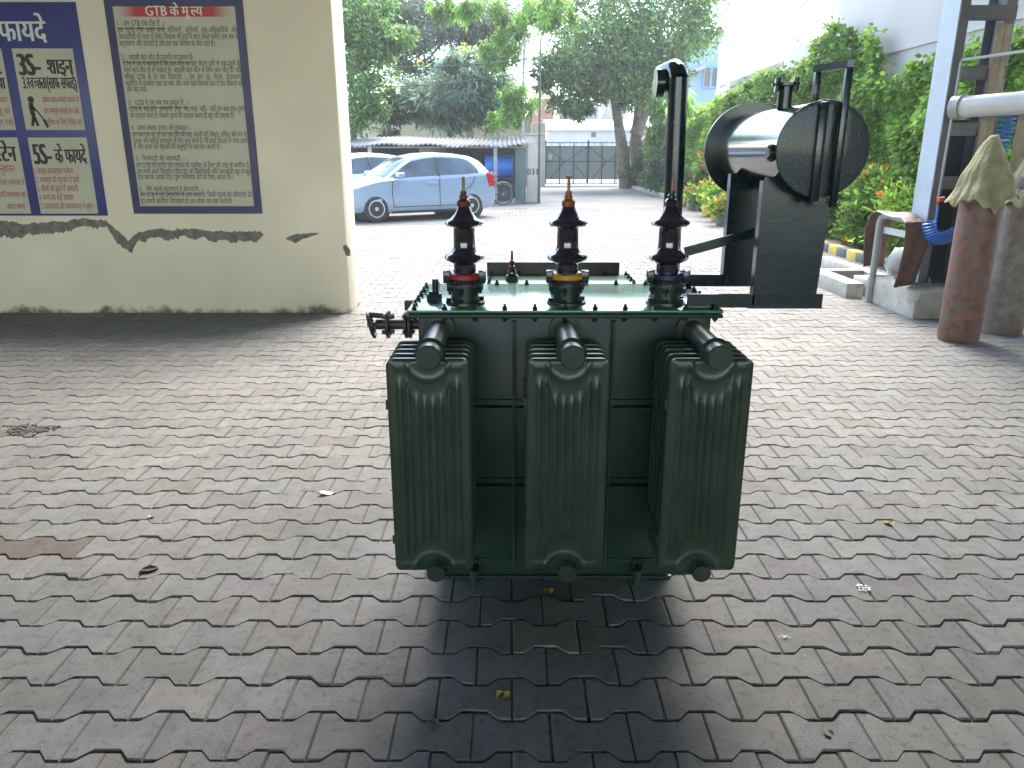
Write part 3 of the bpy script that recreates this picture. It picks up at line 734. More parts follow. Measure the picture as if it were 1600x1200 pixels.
# explosion vent
b = MB(); vx, vy = .575, 2.74
b.cyl((vx, vy, ZL), (vx - .012, vy + .005, 1.845), .033, seg=32); b.cyl((vx, vy, ZL), (vx, vy, ZL + .012), .06, seg=24); vent = b.build('vent_pipe', M['black'], T)
b = MB(); p0 = Vector((vx - .012, vy + .005, 1.842)); p1 = p0 + Vector((-.006, .04, .034)); p2 = p1 + Vector((-.03, .075, -.012))
b.tube([p0, p0 + Vector((-.003, .008, .018)), p1, p2], .0335, 28); b.build('vent_elbow', M['drum'], vent)
b = MB(); cf = p0 + Vector((-.052, .07, -.008)); b.cyl(cf - Vector((.014, 0, 0)), cf + Vector((.014, 0, 0)), .048, seg=28); b.cyl(cf, cf + Vector((.04, 0, 0)), .03, seg=20); b.build('vent_flange', M['black'], vent)

# ------------------------------------------------------------------ right side: plinth, steel column, pipes, cylinders, apron
pa, pb = G(1425, 498), G(1366, 468)
PLX, PLZ = 4.05, .30
pl_ = thing('concrete_plinth', 'low chipped concrete plinth under the grey steel column', 'plinth', (5.2, 8.0, 0))
b = MB()
b.box(PLX, 6.6, 7.50, 8.48, -.02, PLZ, bev=.025)
bmesh.ops.subdivide_edges(b.bm, edges=b.bm.edges[:], cuts=6, use_grid_fill=True)
for v in b.bm.verts:
    k = .006 * math.sin(v.co.x * 37 + v.co.z * 51) * math.sin(v.co.y * 43 + v.co.z * 29); v.co += Vector((k, k, k * .6))
    d = (v.co - Vector((PLX, 7.50, PLZ))).length
    if d < .11: v.co += Vector((.05, .05, -.03)) * (1 - d / .11)
b.build('plinth_body', M['concrete'], pl_)
col = thing('steel_column', 'tall battened steel column, pale blue-grey on its lit side, on a concrete plinth', 'column', (4.5, 7.95, PLZ))
CTZ = 6.9
for x0_, sgn in ((4.2, 1), (4.74, -1)):
    b = MB()
    xa = x0_; 
    b.box(min(xa, xa + sgn * .012), max(xa, xa + sgn * .012), 7.80, 8.12, PLZ + .02, CTZ)
    q = b.build('leg', M['flange'], col)
    b2 = MB(); b2.box(min(xa + sgn * .012, xa + sgn * .10), max(xa + sgn * .012, xa + sgn * .10), 7.802, 7.814, PLZ + .02, CTZ); b2.box(min(xa + sgn * .012, xa + sgn * .10), max(xa + sgn * .012, xa + sgn * .10), 8.106, 8.118, PLZ + .02, CTZ)
    b2.build('web', M['steel'], q)
bz = [P(1540, (a + c) / 2, 7.8).z for a, c in ((9, 30), (104, 124), (192, 212), (276, 295), (364, 375))]
for z in [bz[0] + .57 * k for k in (5, 4, 3, 2, 1)] + bz:
    b = MB(); b.box(4.205, 4.735, 7.786, 7.798, z - .062, z + .062); b.box(4.205, 4.735, 7.798, 7.86, z - .062, z - .052); b.build('batten', M['steel'], col)
b = MB(); b.box(4.15, 4.95, 7.72, 8.2, PLZ - .004, PLZ + .022, bev=.003)
for x in (4.3, 4.66):
    b.cyl((x, 7.76, PLZ + .02), (x, 7.76, PLZ + .06), .018, seg=6); b.cyl((x, 7.76, PLZ + .02), (x, 7.76, PLZ + .085), .01, seg=8)
b.build('base_plate', M['steel'], col)
b = MB(); b.prism([(4.12, 8.0, PLZ + .02), (4.195, 8.0, PLZ + .02), (4.195, 8.0, PLZ + .36)], (0, .012, 0)); b.build('gusset', M['flange'], col)
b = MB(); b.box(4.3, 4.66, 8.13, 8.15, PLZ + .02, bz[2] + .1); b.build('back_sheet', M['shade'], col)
# drain pipe behind, planks in front
dp = thing('downpipe', 'fat grey round downpipe rising between the legs of the steel column', 'pipe', (4.42, 8.32, 0))
b = MB(); b.cyl((4.42, 8.32, 0), (4.42, 8.32, 6.9), .085, seg=32); q = b.build('pipe_body', M['galv'], dp)
for z in (1.9, 4.0):
    b = MB(); b.cyl((4.42, 8.32, z), (4.42, 8.32, z + .12), .097, seg=32); b.build('pipe_socket', M['galv'], dp)
b = MB(); p0, p1 = P(1542, 205, 7.72), P(1543, 36, 7.72)
b.box(p0.x - .065, p0.x - .003, 7.71, 7.75, .31, p1.z, bev=.004); b.box(p0.x + .003, p0.x + .065, 7.715, 7.75, .31, p1.z - .01, bev=.004)
pk = b.build('wooden_planks', M['timber'], loc=(p0.x, 7.73, .31)); tag(pk, 'pair of pale upright planks standing against the column between the two cylinders', 'planks')
b = MB(); p0, p1 = P(1592, 230, 7.55), P(1597, 0, 7.55); b.box(p0.x - .05, p0.x + .06, 7.53, 7.57, 0.3, 3.6, bev=.004)
tag(b.build('wooden_post', M['timber'], loc=(p0.x, 7.55, .3)), 'single tall pale timber post at the right picture edge behind the second cylinder', 'post')
b = MB(); a0, a1 = P(1497, 168, 7.70), P(1600, 160, 7.15)
dirv = (a1 - a0).normalized()
b.cyl(a0, a0 + dirv * 5.7, .098, seg=40); wp = b.build('horizontal_pipe', M['whitepipe'], loc=a0)
tag(wp, 'thick pale horizontal pipe running right from the steel column', 'pipe')
b = MB(); b.cyl(a0 - dirv * .03, a0 + dirv * .06, .118, seg=40); b.box(a0.x - .03, a0.x + .05, a0.y, 7.80, a0.z - .02, a0.z + .02); b.build('collar', M['galv'], wp)
b = MB(); b.cyl(P(1503, 94, 7.72), P(1503, 94, 7.72) + (P(1600, 80, 7.3) - P(1503, 94, 7.72)) * 2, .013, seg=12)
tag(b.build('conduit', M['white'], loc=P(1503, 94, 7.72)), 'thin white conduit sloping across the column above the pale pipe', 'conduit')
r0, r1 = P(1502, 96, 7.70), P(1466, 312, 7.70)
rod = thing('air_drop', 'thin grey air line down the column ending in a red valve', 'air line', r1)
b = MB(); b.tube([r0, r1], .013, 10); b.build('pipe', M['galv'], rod)
b = MB(); b.cyl(r1 + Vector((-.012, -.02, 0)), r1 + Vector((.045, -.02, .012)), .024, seg=12); b.cyl(r1 + Vector((0, 0, .02)), r1 - Vector((0, 0, .05)), .016, seg=10); b.build('valve', M['redlens'], rod)
hs = thing('coil_hose', 'bright blue coiled air hose hanging in a loop beside the red cylinder', 'hose', P(1463, 350, 7.66))
s0 = r1 - Vector((0, 0.01, .05)); s1 = P(1462, 347, 7.66)
b = MB(); b.tube([s0, (s0 + s1) / 2 + Vector((.004, 0, 0)), s1], .012, 10); b.build('tail', M['hose'], hs)
c0, c1, c2 = P(1452, 346, 7.64), P(1462, 372, 7.62), P(1496, 362, 7.6)
pts = []
for i in range(16 * 16 + 1):
    t = i / (16 * 16); a = (1 - t) ** 2; bb = 2 * t * (1 - t); cc = t * t
    ctr = c0 * a + (c1 * 2 - (c0 + c2) / 2) * bb + c2 * cc
    tg = ((c1 * 2 - (c0 + c2) / 2 - c0) * (1 - t) + (c2 - c1 * 2 + (c0 + c2) / 2) * t).normalized()
    u_ = Vector((0, 1, 0)); v_ = tg.cross(u_).normalized()
    ang = 2 * PI * i / 16
    pts.append(ctr + (u_ * math.cos(ang) + v_ * math.sin(ang)) * .058)
b = MB(); b.tube(pts, .0085, 8); b.build('coil', M['hose'], hs)
pts = []
h0 = P(1578, 172, 7.68); h1 = P(1562, 236, 7.68)
for i in range(9 * 14 + 1):
    t = i / (9 * 14); ang = 2 * PI * i / 14; ctr = h0.lerp(h1, t)
    pts.append(ctr + Vector((math.cos(ang) * .07, math.sin(ang) * .07, 0)))
b = MB(); b.tube(pts, .007, 6); tag(b.build('cable_coil', M['hose'], loc=h1), 'loose coil of thin blue cable hanging between the planks and right post', 'cable')
# teal sheet strip behind the column
b = MB(); p0, p1 = P(1551, 75, 8.3), P(1560, 34, 8.3); b.box(p0.x, p1.x + .03, 8.30, 8.312, p0.z - .1, p1.z + .1)
tag(b.build('plastic_sheet', M['teal'], loc=p0), 'narrow teal plastic sheet behind the top of the timber planks', 'sheet')
# a drain kerb left of the plinth
dk = thing('drain_kerb', 'open concrete drain box with low pale walls beside the plinth', 'drain', (3.95, 9.4, 0))
for nm, (xa, xb, ya, yb, z1) in zip(('side_wall', 'side_wall', 'end_wall', 'side_block'), ((3.86, 4.06, 8.66, 11.2, .17), (4.55, 4.72, 8.9, 11.2, .15), (4.06, 4.55, 9.75, 9.92, .16), (4.12, 4.30, 8.62, 9.1, .2))):
    b = MB(); b.box(xa, xb, ya, yb, -.02, z1, bev=.012); b.build(nm, M['concrete'], dk)
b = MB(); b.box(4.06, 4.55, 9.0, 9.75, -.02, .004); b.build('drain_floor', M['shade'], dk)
# pipe stand with leather apron
sp0 = G(1358, 471); sx_, sy_ = sp0.x, sp0.y
st = thing('pipe_stand', 'bent grey pipe hoop standing beside the plinth under a leather apron', 'stand', (sx_, sy_, 0))
b = MB(); b.tube([(sx_, sy_, 0), (sx_, sy_, .88), (sx_ + .004, sy_ - .02, .93), (sx_ + .012, sy_ - .06, .955), (sx_ + .02, sy_ - .12, .96), (sx_ + .085, sy_ - .62, .93), (sx_ + .09, sy_ - .66, .9), (sx_ + .095, sy_ - .67, .85), (sx_ + .095, sy_ - .67, .29)], .037, 18)
b.build('hoop', M['galv'], st)
b = MB(); b.box(sx_ + .03, sx_ + .06, sy_ - .645, sy_ - .02, .765, .835); b.build('cross_flat', M['whitepipe'], st)
b = MB(); b.cyl((sx_, sy_, 0), (sx_, sy_, .27), .05, seg=18); b.build('sleeve', M['galv'], st)
path = [(.07, .22, .36), (.05, .21, .6), (.03, .17, .80), (.02, .08, .95), (.03, -.02, 1.008), (.04, -.15, 1.008), (.045, -.38, .995), (.02, -.58, .985), (.005, -.70, .955), (.0, -.75, .86), (-.01, -.76, .65), (-.03, -.755, .45), (-.05, -.74, .30)]
pth = [Vector((sx_, sy_, 0)) + Vector(p) for p in path]
def apron(u, v):
    t = u * (len(pth) - 1); i = min(int(t), len(pth) - 2); p = pth[i].lerp(pth[i + 1], t - i)
    w = .25 + .05 * math.sin(u * 5) + .07 * u
    sag = -.02 * (2 * v - 1) ** 2 if .3 < u < .68 else 0
    wob = .012 * math.sin(v * 9 + u * 11)
    return p + Vector(((v - .38) * w * (1 - .15 * u), wob + .03 * (v - .5), sag + .012 * math.sin(u * 23 + v * 4)))
b = MB(); b.grid(apron, 60, 14); ap = b.build('leather_apron', M['leather'], loc=pth[5], recalc=False)
sm = ap.modifiers.new('thickness', 'SOLIDIFY'); sm.thickness = .006
tag(ap, 'worn brown leather apron draped over the pipe hoop by the plinth', 'apron')
b = MB(); b.tube([apron(.62, 1.02), apron(.72, 1.03), apron(.8, 1.05), apron(.9, .85) + Vector((0, -.012, 0)), apron(.97, .45) + Vector((0, -.012, 0)), apron(1, .1) + Vector((0, -.01, 0))], .007, 8); b.build('strap', M['leather'], ap)
b = MB()
b.lathe([(0, 0), (.15, .01), (.19, .08), (.17, .18), (.10, .28), (.05, .30), (0, .29)], (sx_ + .36, sy_ + .06, PLZ), 24)
for v in b.bm.verts: v.co += Vector((.02 * math.sin(v.co.z * 40 + v.co.y * 30), .02 * math.cos(v.co.x * 35 + v.co.z * 20), .012 * math.sin(v.co.x * 50)))
tag(b.build('sack', M['whitecloth'], loc=(sx_ + .36, sy_ + .06, PLZ)), 'crumpled white sack lying on the plinth behind the leather apron', 'sack')
# gas cylinders under cloths
def cylinder(p, r, h, m, label, lean=(0, 0)):
    t = thing('gas_cylinder', label, 'gas cylinder', (p.x, p.y, 0), group='gas cylinders at the column')
    q = MB(); q.lathe([(0, .012), (r * .75, .004), (r * .93, .0), (r, .03), (r, h), (r * .97, h + .06), (r * .8, h + .13), (r * .5, h + .18), (r * .26, h + .205), (r * .24, h + .25), (0, h + .25)], seg=48)
    q.build('body', m, t, world=False, ang=50)
    q = MB(); q.cyl((0, 0, h + .25), (0, 0, h + .33), .03, seg=16); q.cyl((0, 0, h + .29), (.07, 0, h + .29), .016, seg=12); q.build('valve', M['brass'], t, world=False)
    t.rotation_euler = (lean[0], lean[1], 0)
    return t
g1, g2 = G(1496, 531), G(1563, 519)
cylinder(g1, .168, 1.28, M['cylred'], 'rusty red-brown gas cylinder hooded with a khaki cloth'); cylinder(g2, .175, 1.27, M['cylgrey'], 'grey-brown gas cylinder at the right picture edge, behind the rusty red one')
def hood(p, apex, z_hem, r_hem, label, ph, cut=0):
    def f(u, v):
        a = 2 * PI * u; t = v
        zz = apex + (z_hem - apex) * t ** 1.0
        fold = (abs(math.sin(a * 2.5 + ph)) * 2 - 1) * .7 + math.sin(a * 9 + ph * 2.3) * .35
        r = (.012 + (r_hem - .012) * (t ** .72)) * (1 + (.02 + .13 * t) * fold * t)
        hem = (-.045 * math.cos(a - 3.4) - .10 * max(0, math.cos(a - 4.75)) ** 18 + .025 * math.sin(a * 5 + 1 + ph) + .018 * math.sin(a * 13)) * t ** 3
        r += (.010 * math.sin(t * 14 + a * 2) + .005 * math.sin(a * 13 + t * 5 + 3 * math.sin(a * 2)) + .002 * math.sin(a * 29 - t * 9)) * t
        return (p.x + r * math.cos(a), p.y + r * math.sin(a), zz + hem)
    q = MB(); q.grid(f, 110, 36)
    bmesh.ops.remove_doubles(q.bm, verts=q.bm.verts[:], dist=.0004)
    o = q.build('cloth_hood', M['khaki'], loc=(p.x, p.y, z_hem), recalc=False, ang=60)
    s_ = o.modifiers.new('thickness', 'SOLIDIFY'); s_.thickness = .004
    return tag(o, label, 'cloth')
hood(g1, 1.745, 1.245, .235, 'khaki cloth draped like a tent over the rusty red cylinder', .6)
hood(g2 + Vector((.06, 0, 0)), 1.72, 1.20, .25, 'khaki cloth over the grey-brown cylinder, cut off by the picture edge', 2.1)
b = MB(); k0 = Vector((g1.x, g1.y, 1.74)); b.tube([k0, k0 + Vector((.1, .1, .01)), k0 + Vector((.25, .3, -.03)), k0 + Vector((.5, .6, -.02))], .004, 6)
tag(b.build('tie_string', M['white'], loc=k0), 'thin white string tied at the tip of the left khaki cloth', 'string')

# ------------------------------------------------------------------ leaves
def leaf_mesh(name, C, D, Ln, Wd, tint, m=LEAF, seed=1):
    r = np.random.default_rng(seed); n = len(C)
    D = D / np.linalg.norm(D, axis=1, keepdims=True)
    A = r.normal(size=(n, 3)); Sd = np.cross(D, A); Sd /= np.linalg.norm(Sd, axis=1, keepdims=True) + 1e-9
    N = np.cross(Sd, D)
    Ln = Ln[:, None]; Wd = Wd[:, None]
    V = np.empty((n, 4, 3)); V[:, 0] = C; V[:, 2] = C + D * Ln - N * Ln * .12; mid = C + D * Ln * .45 + N * Ln * .06
    V[:, 1] = mid + Sd * Wd * .5; V[:, 3] = mid - Sd * Wd * .5
    me = bpy.data.meshes.new(name); me.vertices.add(4 * n); me.vertices.foreach_set('co', V.astype(np.float32).ravel())
    me.loops.add(4 * n); me.loops.foreach_set('vertex_index', np.arange(4 * n, dtype=np.int32))
    me.polygons.add(n); me.polygons.foreach_set('loop_start', np.arange(0, 4 * n, 4, dtype=np.int32))
    me.update(calc_edges=True); me.validate()
    at = me.color_attributes.new('tint', 'FLOAT_COLOR', 'POINT')
    at.data.foreach_set('color', np.c_[np.repeat(tint, 4, axis=0), np.ones(4 * n)].astype(np.float32).ravel())
    me.materials.append(m)
    return me
def tints(n, cols, wts=None, jit=.18, seed=0):
    r = np.random.default_rng(seed); c = np.array(cols)
    t = c[r.choice(len(c), n, p=wts)]
    return np.clip(t * r.normal(1, jit, (n, 1)) * r.normal(1, .06, (n, 3)), .004, 1)
def clump_leaves(ells, n, size, droop, seed, spread=.35, hang=0, outw=.6, asp=.3):
    """ells: (centre, radii, clusters) list; returns leaf positions, directions, lengths, widths, cluster id"""
    r = np.random.default_rng(seed); tot = sum(e[2] for e in ells); Cs = []; rad = []; ctr = []
    for c, ra, k in ells:
        d = r.normal(size=(k, 3)); d /= np.linalg.norm(d, axis=1, keepdims=True)
        q = r.random(k) ** .45
        Cs.append(np.array(c) + d * q[:, None] * np.array(ra)); ctr.append(np.repeat([c], k, 0)); rad.append(np.repeat(min(ra), k))
    Cs = np.concatenate(Cs); ctr = np.concatenate(ctr); rad = np.concatenate(rad)
    w = r.uniform(.4, 1.6, tot); idx = r.choice(tot, n, p=w / w.sum())
    sc = spread * np.clip(rad, .4, 3) * r.uniform(.6, 1.3, tot)
    off = r.normal(size=(n, 3)) * sc[idx][:, None] * np.array([.55, .55, .38])
    if hang:
        off[:, 2] -= np.abs(r.normal(size=n)) * hang
    C = Cs[idx] + off
    D = r.normal(size=(n, 3)) * .7 + outw * (off / (np.linalg.norm(off, axis=1, keepdims=True) + 1e-6)) + np.array([0, 0, -droop])
    L_ = size * r.uniform(.65, 1.35, n)
    return C, D, L_, L_ * asp * r.uniform(.8, 1.25, n), idx, Cs
def tree(name, label, cat, base, ells, n, size, cols, droop=.4, seed=1, trunk=None, limbs=8, spread=.35, hang=0, asp=.32, barkm='bark', group=None, wts=None, tr=.14, flowers=None, clshade=.22):
    t = thing(name, label, cat, base, group=group)
    C, D, L_, W_, idx, Cs = clump_leaves(ells, n, size, droop, seed, spread, hang, asp=asp)
    rr = np.random.default_rng(seed + 50)
    ti = tints(n, cols, wts, seed=seed) * rr.normal(1, clshade, len(Cs)).clip(.5, 1.5)[idx][:, None]
    q = MB(); trunks = trunk or [[tuple(base), tuple(np.array(ells[0][0]))]]
    for ln in trunks:
        ln = [Vector(p) for p in ln]; q.tube(ln, [tr * (1 - .55 * i / max(1, len(ln) - 1)) for i in range(len(ln))], 12)
    for i in rr.choice(len(Cs), min(limbs, len(Cs)), replace=False):
        a = Vector(trunks[i % len(trunks)][-1]); c = Vector(Cs[i]); mid = a.lerp(c, .5) + Vector(rr.normal(size=3) * .15)
        q.tube([a, mid, c], [tr * .42, tr * .25, tr * .08], 7)
    q.build('trunk', M[barkm], t)
    me = leaf_mesh('crown', C - np.array(base), D, L_, W_, ti, seed=seed)
    o = bpy.data.objects.new('crown', me); COL.objects.link(o); o.parent = t
    if flowers:
        F_ = []; 
        for p, r_, k in flowers: F_.append(np.array(p) + rr.normal(size=(k, 3)) * r_)
        F_ = np.concatenate(F_); k = len(F_)
        me = leaf_mesh('blossom', F_ - np.array(base), rr.normal(size=(k, 3)), np.full(k, .12), np.full(k, .09), tints(k, [(.62, .50, .03), (.6, .5, .1)], seed=3), FLOWER)
        o = bpy.data.objects.new('blossom', me); COL.objects.link(o); o.parent = t
    return t
DG, MG, BG, YG, SG = (.08, .17, .065), (.14, .28, .085), (.19, .38, .09), (.24, .40, .07), (.17, .265, .18)
def A(px, py, Y): return tuple(P(px, py, Y))
def flat(px, Y): p = P(px, 300, Y); return (p.x, Y, 0)
# big tree by the gate
t1, t2 = flat(978, 38), flat(998, 38.3)
tree('shade_tree', 'big spreading green tree with twin trunks just inside the gate', 'tree', flat(988, 38),
     [(A(960, 60, 37.5), (3.0, 2.6, 1.9), 60), (A(1040, 40, 38), (2.4, 2.4, 2.2), 45), (A(890, 90, 37), (1.5, 2, 1.6), 30), (A(965, 140, 37.5), (2.4, 2, .9), 34), (A(900, 165, 37), (1.1, 1.2, .7), 16), (A(1085, 30, 38.5), (1.1, 1.2, 1.8), 22), (A(960, -30, 38), (4.4, 3, 2), 60), (A(930, 115, 36.8), (2.6, 1.5, 1.5), 44), (A(1010, 110, 37), (2.2, 1.5, 1.4), 40), (A(860, 130, 37), (.8, .8, 1.2), 16)],
     42000, .23, [MG, BG, (.05, .11, .04), (.12, .17, .07)], .35, 11, [[t1, A(972, 230, 38), A(962, 165, 38), A(950, 100, 38)], [t2, A(993, 220, 38.3), A(998, 170, 38.3), A(1015, 110, 38.3)], [A(993, 210, 38.3), A(1012, 165, 38.4), A(1040, 100, 38.5)]], 40, .34, asp=.34, tr=.34)
# drooping blue-green tree behind the parking shed
tree('mango_tree', 'rounded blue-green tree with drooping leaves and yellow blossoms behind the parking shed', 'tree', flat(705, 32),
     [(A(705, 145, 32), (2.0, 1.5, 1.35), 70), (A(655, 165, 31.8), (1.1, 1, 1.0), 26), (A(755, 150, 32), (1.2, 1.2, 1.2), 30), (A(725, 95, 32), (1.2, 1, .6), 18)],
     27000, .27, [SG, (.125, .20, .145), (.19, .28, .195), (.09, .155, .105)], .95, 12, [[flat(705, 32), A(703, 200, 32), A(702, 160, 32)]], 22, .34, asp=.22, tr=.16,
     flowers=[(A(730, 73, 31), .12, 26), (A(657, 96, 31), .09, 16), (A(693, 123, 30.6), .07, 12)])
tree('tall_tree', 'tall dark thin-leaved tree filling the sky behind the rounded blue-green tree', 'tree', flat(735, 38),
     [(A(690, 45, 38), (3.6, 2.5, 1.5), 70), (A(620, 20, 38), (2.2, 2, 2), 40), (A(775, 40, 38), (1.6, 1.6, 1.6), 26), (A(650, 110, 38), (2, 1.5, 1.4), 24)],
     26000, .23, [(.06, .10, .07), (.085, .13, .085), (.12, .17, .105)], .5, 13, [[flat(735, 38), A(735, 130, 38), A(725, 30, 38)]], 36, .36, asp=.24, tr=.22)
tree('neem_tree', 'bright green feathery tree beside the cream wall edge, over the shed roof', 'tree', flat(556, 29),
     [(A(560, 90, 29), (1.2, 1.2, 2.1), 46), (A(590, 70, 29.3), (1.0, .9, .6), 18), (A(610, 55, 29.4), (.8, .7, .4), 12), (A(565, 170, 29), (.9, .8, .8), 18), (A(545, 20, 29), (2, 1.4, 1.1), 26)],
     17000, .2, [BG, MG, (.13, .22, .05), (.06, .12, .06)], .55, 14, [[flat(556, 29), A(550, 150, 29), A(545, 60, 29)]], 22, .4, asp=.3, tr=.13)
tree('acacia_tree', 'airy yellow-green tree overhanging the shed between dark tree and gate', 'tree', flat(817, 29.5),
     [(A(830, 12, 29.5), (1.7, 1.2, .55), 34), (A(780, 80, 29.5), (.75, .7, .45), 16), (A(797, 40, 29.5), (.55, .6, .8), 12), (A(812, 150, 29.5), (.7, .6, .5), 14), (A(735, 8, 29.5), (1.1, .8, .35), 14), (A(790, 180, 29.5), (.9, .6, .35), 12), (A(690, 10, 29.5), (.5, .5, .4), 6)],
     12000, .19, [(.12, .25, .05), BG, (.17, .29, .06)], .8, 15, [[flat(817, 29.5), A(817, 180, 29.5), A(818, 120, 29.5), A(822, 30, 29.5)]], 18, .36, .16, asp=.3, barkm='palebark', tr=.07)
tree('creeper_column', 'narrow dark green creeper-clad stump beyond the shed roof', 'tree', flat(607, 31),
     [(A(607, 175, 31), (.45, .4, 1.1), 40)], 2600, .16, [(.035, .085, .035), (.05, .11, .04), (.12, .16, .03)], .9, 16, None, 4, .4, asp=.4, tr=.2)
tree('ashoka_tree', 'slim bright green weeping tree beside the gate hedge', 'tree', flat(1030, 34),
     [(A(1030, 165, 34), (.55, .5, .9), 26), (A(1028, 225, 34), (.62, .5, 1.2), 34), (A(1020, 270, 34), (.5, .5, .4), 10)], 4200, .26, [YG, BG, (.11, .21, .05), (.06, .13, .04)], 2.2, 17, [[flat(1030, 34), A(1030, 150, 34)]], 5, .4, asp=.22, tr=.1)
for i, (px, py, Y, rx, rz, lab) in enumerate(((1000, 265, 37, .9, 1.1, 'dark green shrub at the foot of the twin-trunk tree'), (1040, 272, 31, .75, 1.1, 'dark blue-green shrub in front of the weeping tree'))):
    tree('dark_shrub', lab, 'shrub', flat(px, Y), [((flat(px, Y)[0], Y, rz * .8), (rx, .8, rz), 40)], 2600, .17, [(.03, .075, .045), (.045, .10, .05)], .6, 30 + i, [[flat(px, Y), (flat(px, Y)[0], Y, .8)]], 4, .34, asp=.35, tr=.05)
tree('old_palm_trunk', 'pale slim tree trunk with sparse leaves beside the vent pipe and yellow pot', 'tree', flat(1064, 26),
     [(A(1066, 160, 26), (.32, .3, .35), 12)], 420, .3, [YG, BG], 1.2, 41, [[flat(1064, 26), A(1066, 240, 26), A(1067, 165, 26)]], 3, .45, asp=.18, barkm='palebark', tr=.11)

# ------------------------------------------------------------------ creeper wall on the right, factory wall behind it
HX = 6.5
fac = thing('factory_building', 'tall pale plastered factory wall rising above the green creeper', 'building', (8, 14, 0))
b = MB(); b.box(HX + .15, 12, 10.2, 16.98, 0, 7.5, bev=.01); b.build('tall_wall', M['factory'], fac)
b = MB(); b.box(HX + .15, 12, 16.99, 19.95, 0, 4.02, bev=.01); b.build('low_wall', M['factory'], fac)
b = MB(); b.box(HX + .12, HX + .149, 10.2, 16.98, 3.28, 3.33); b.build('string_course', M['factory'], fac)
b = MB()
for y in (17.6, 19.6): b.cyl((HX + .3, y, 4.0), (HX + .3, y, 4.9), .02, seg=8)
b.cyl((HX + .3, 19.6, 4.9), (HX + .3, 17.0, 5.35), .02, seg=8); b.cyl((HX + .3, 19.6, 4.15), (HX + .3, 17.0, 5.2), .015, seg=8)
b.build('roof_rail', M['galv'], fac)
bw = thing('garden_wall', 'long low boundary wall hidden under the creeper on the right', 'wall', (HX + .1, 31, 0))
b = MB(); b.box(HX + .02, HX + .2, 19.96, 40, 0, 2.5); b.build('wall_body', M['beigewall'], bw)
outline = [(1478, 88), (1460, 95), (1445, 108), (1406, 127), (1398, 112), (1388, 72), (1382, 52), (1370, 56), (1351, 60), (1332, 36), (1316, 40), (1302, 55), (1281, 82), (1260, 104), (1235, 112), (1200, 118), (1170, 136), (1150, 150), (1120, 164), (1090, 178), (1060, 190), (1030, 200)]
oy = []; oz = []
for px, py in outline: p = PX(px, py, HX); oy.append(p.y); oz.append(p.z)
oy = np.array(oy); oz = np.array(oz)
def creeper(n, seed):
    r = np.random.default_rng(seed)
    y = 9.3 + 27.5 * r.random(n) ** 1.45
    top = np.interp(y, oy, oz) - .12
    f = r.random(n); 
    z = f * (top + .1 * np.sin(y * 5) * .8 + .06 * np.sin(y * 17))
    edge = r.random(n) < .05
    z[edge] = (top + np.abs(r.normal(0, .10, n)))[edge]
    bulge = .16 + .09 * np.sin(y * 1.9 + z * 2.2) + .07 * np.sin(y * 5.1 - z * 4.1) + .05 * np.sin(z * 7 + y)
    x = HX - bulge * r.uniform(.1, 1.15, n) - .05 - .22 * np.exp(-(z / .7) ** 2)
    C = np.c_[x, y, z]
    D = r.normal(size=(n, 3)) * .55 + np.array([-.75, -.1, -.35])
    L_ = r.uniform(.055, .13, n) * (1 + (y - 9) / 30)
    cl = .75 + .4 * (.5 + .5 * np.sin(y * 3.1 + 2 * np.sin(z * 2.7)) * np.sin(z * 4.3 + 1.3 * np.sin(y * 1.7)))
    ti = tints(n, [(.12, .25, .045), (.09, .19, .04), (.17, .30, .055), (.06, .13, .035), (.20, .19, .07)], [.33, .3, .2, .14, .03], .22, seed) * cl[:, None]
    return C, D, L_, L_ * r.uniform(.55, .8, n), ti
C, D, L_, W_, ti = creeper(72000, 21)
o0 = np.array([HX, 20, 0])
cr = bpy.data.objects.new('creeper_hedge', leaf_mesh('creeper_hedge', C - o0, D, L_, W_, ti, seed=5)); COL.objects.link(cr); cr.location = o0
tag(cr, 'long wall of bright green creeper climbing the right side of the yard', 'creeper')
# flower bed, shrubs, kerb
b = MB(); b.grid(lambda u, v: ((5.5 if v < .27 else 5.88) + .8 * u, 9.2 + 28 * v, .10 + .03 * math.sin(v * 90) * math.sin(u * 7)), 8, 90); tag(b.build('flower_bed_soil', M['soil'], recalc=False), kind='structure')
b = MB(); ky = 9.6; i = 0
mats_ = []
while ky < 37:
    L0 = .36
    kx = 5.32 if ky < 17 else 5.74
    b.box(kx, kx + .18, ky + .006, ky + L0 - .006, -.02, .145, bev=.02); nf = len(b.bm.faces)
    b.bm.faces.ensure_lookup_table()
    for f in b.bm.faces:
        if f.index == -1 or f.material_index == 9: pass
    mats_.append((nf, i % 2 if ky < 17 else 2)); ky += L0; i += 1
b.bm.faces.ensure_lookup_table(); k = 0
for j, f in enumerate(b.bm.faces):
    while j >= mats_[k][0]: k += 1
    f.material_index = mats_[k][1]
tag(b.build('kerb', [M['kerbyellow'], M['kerbblack'], M['concrete']]), kind='structure')
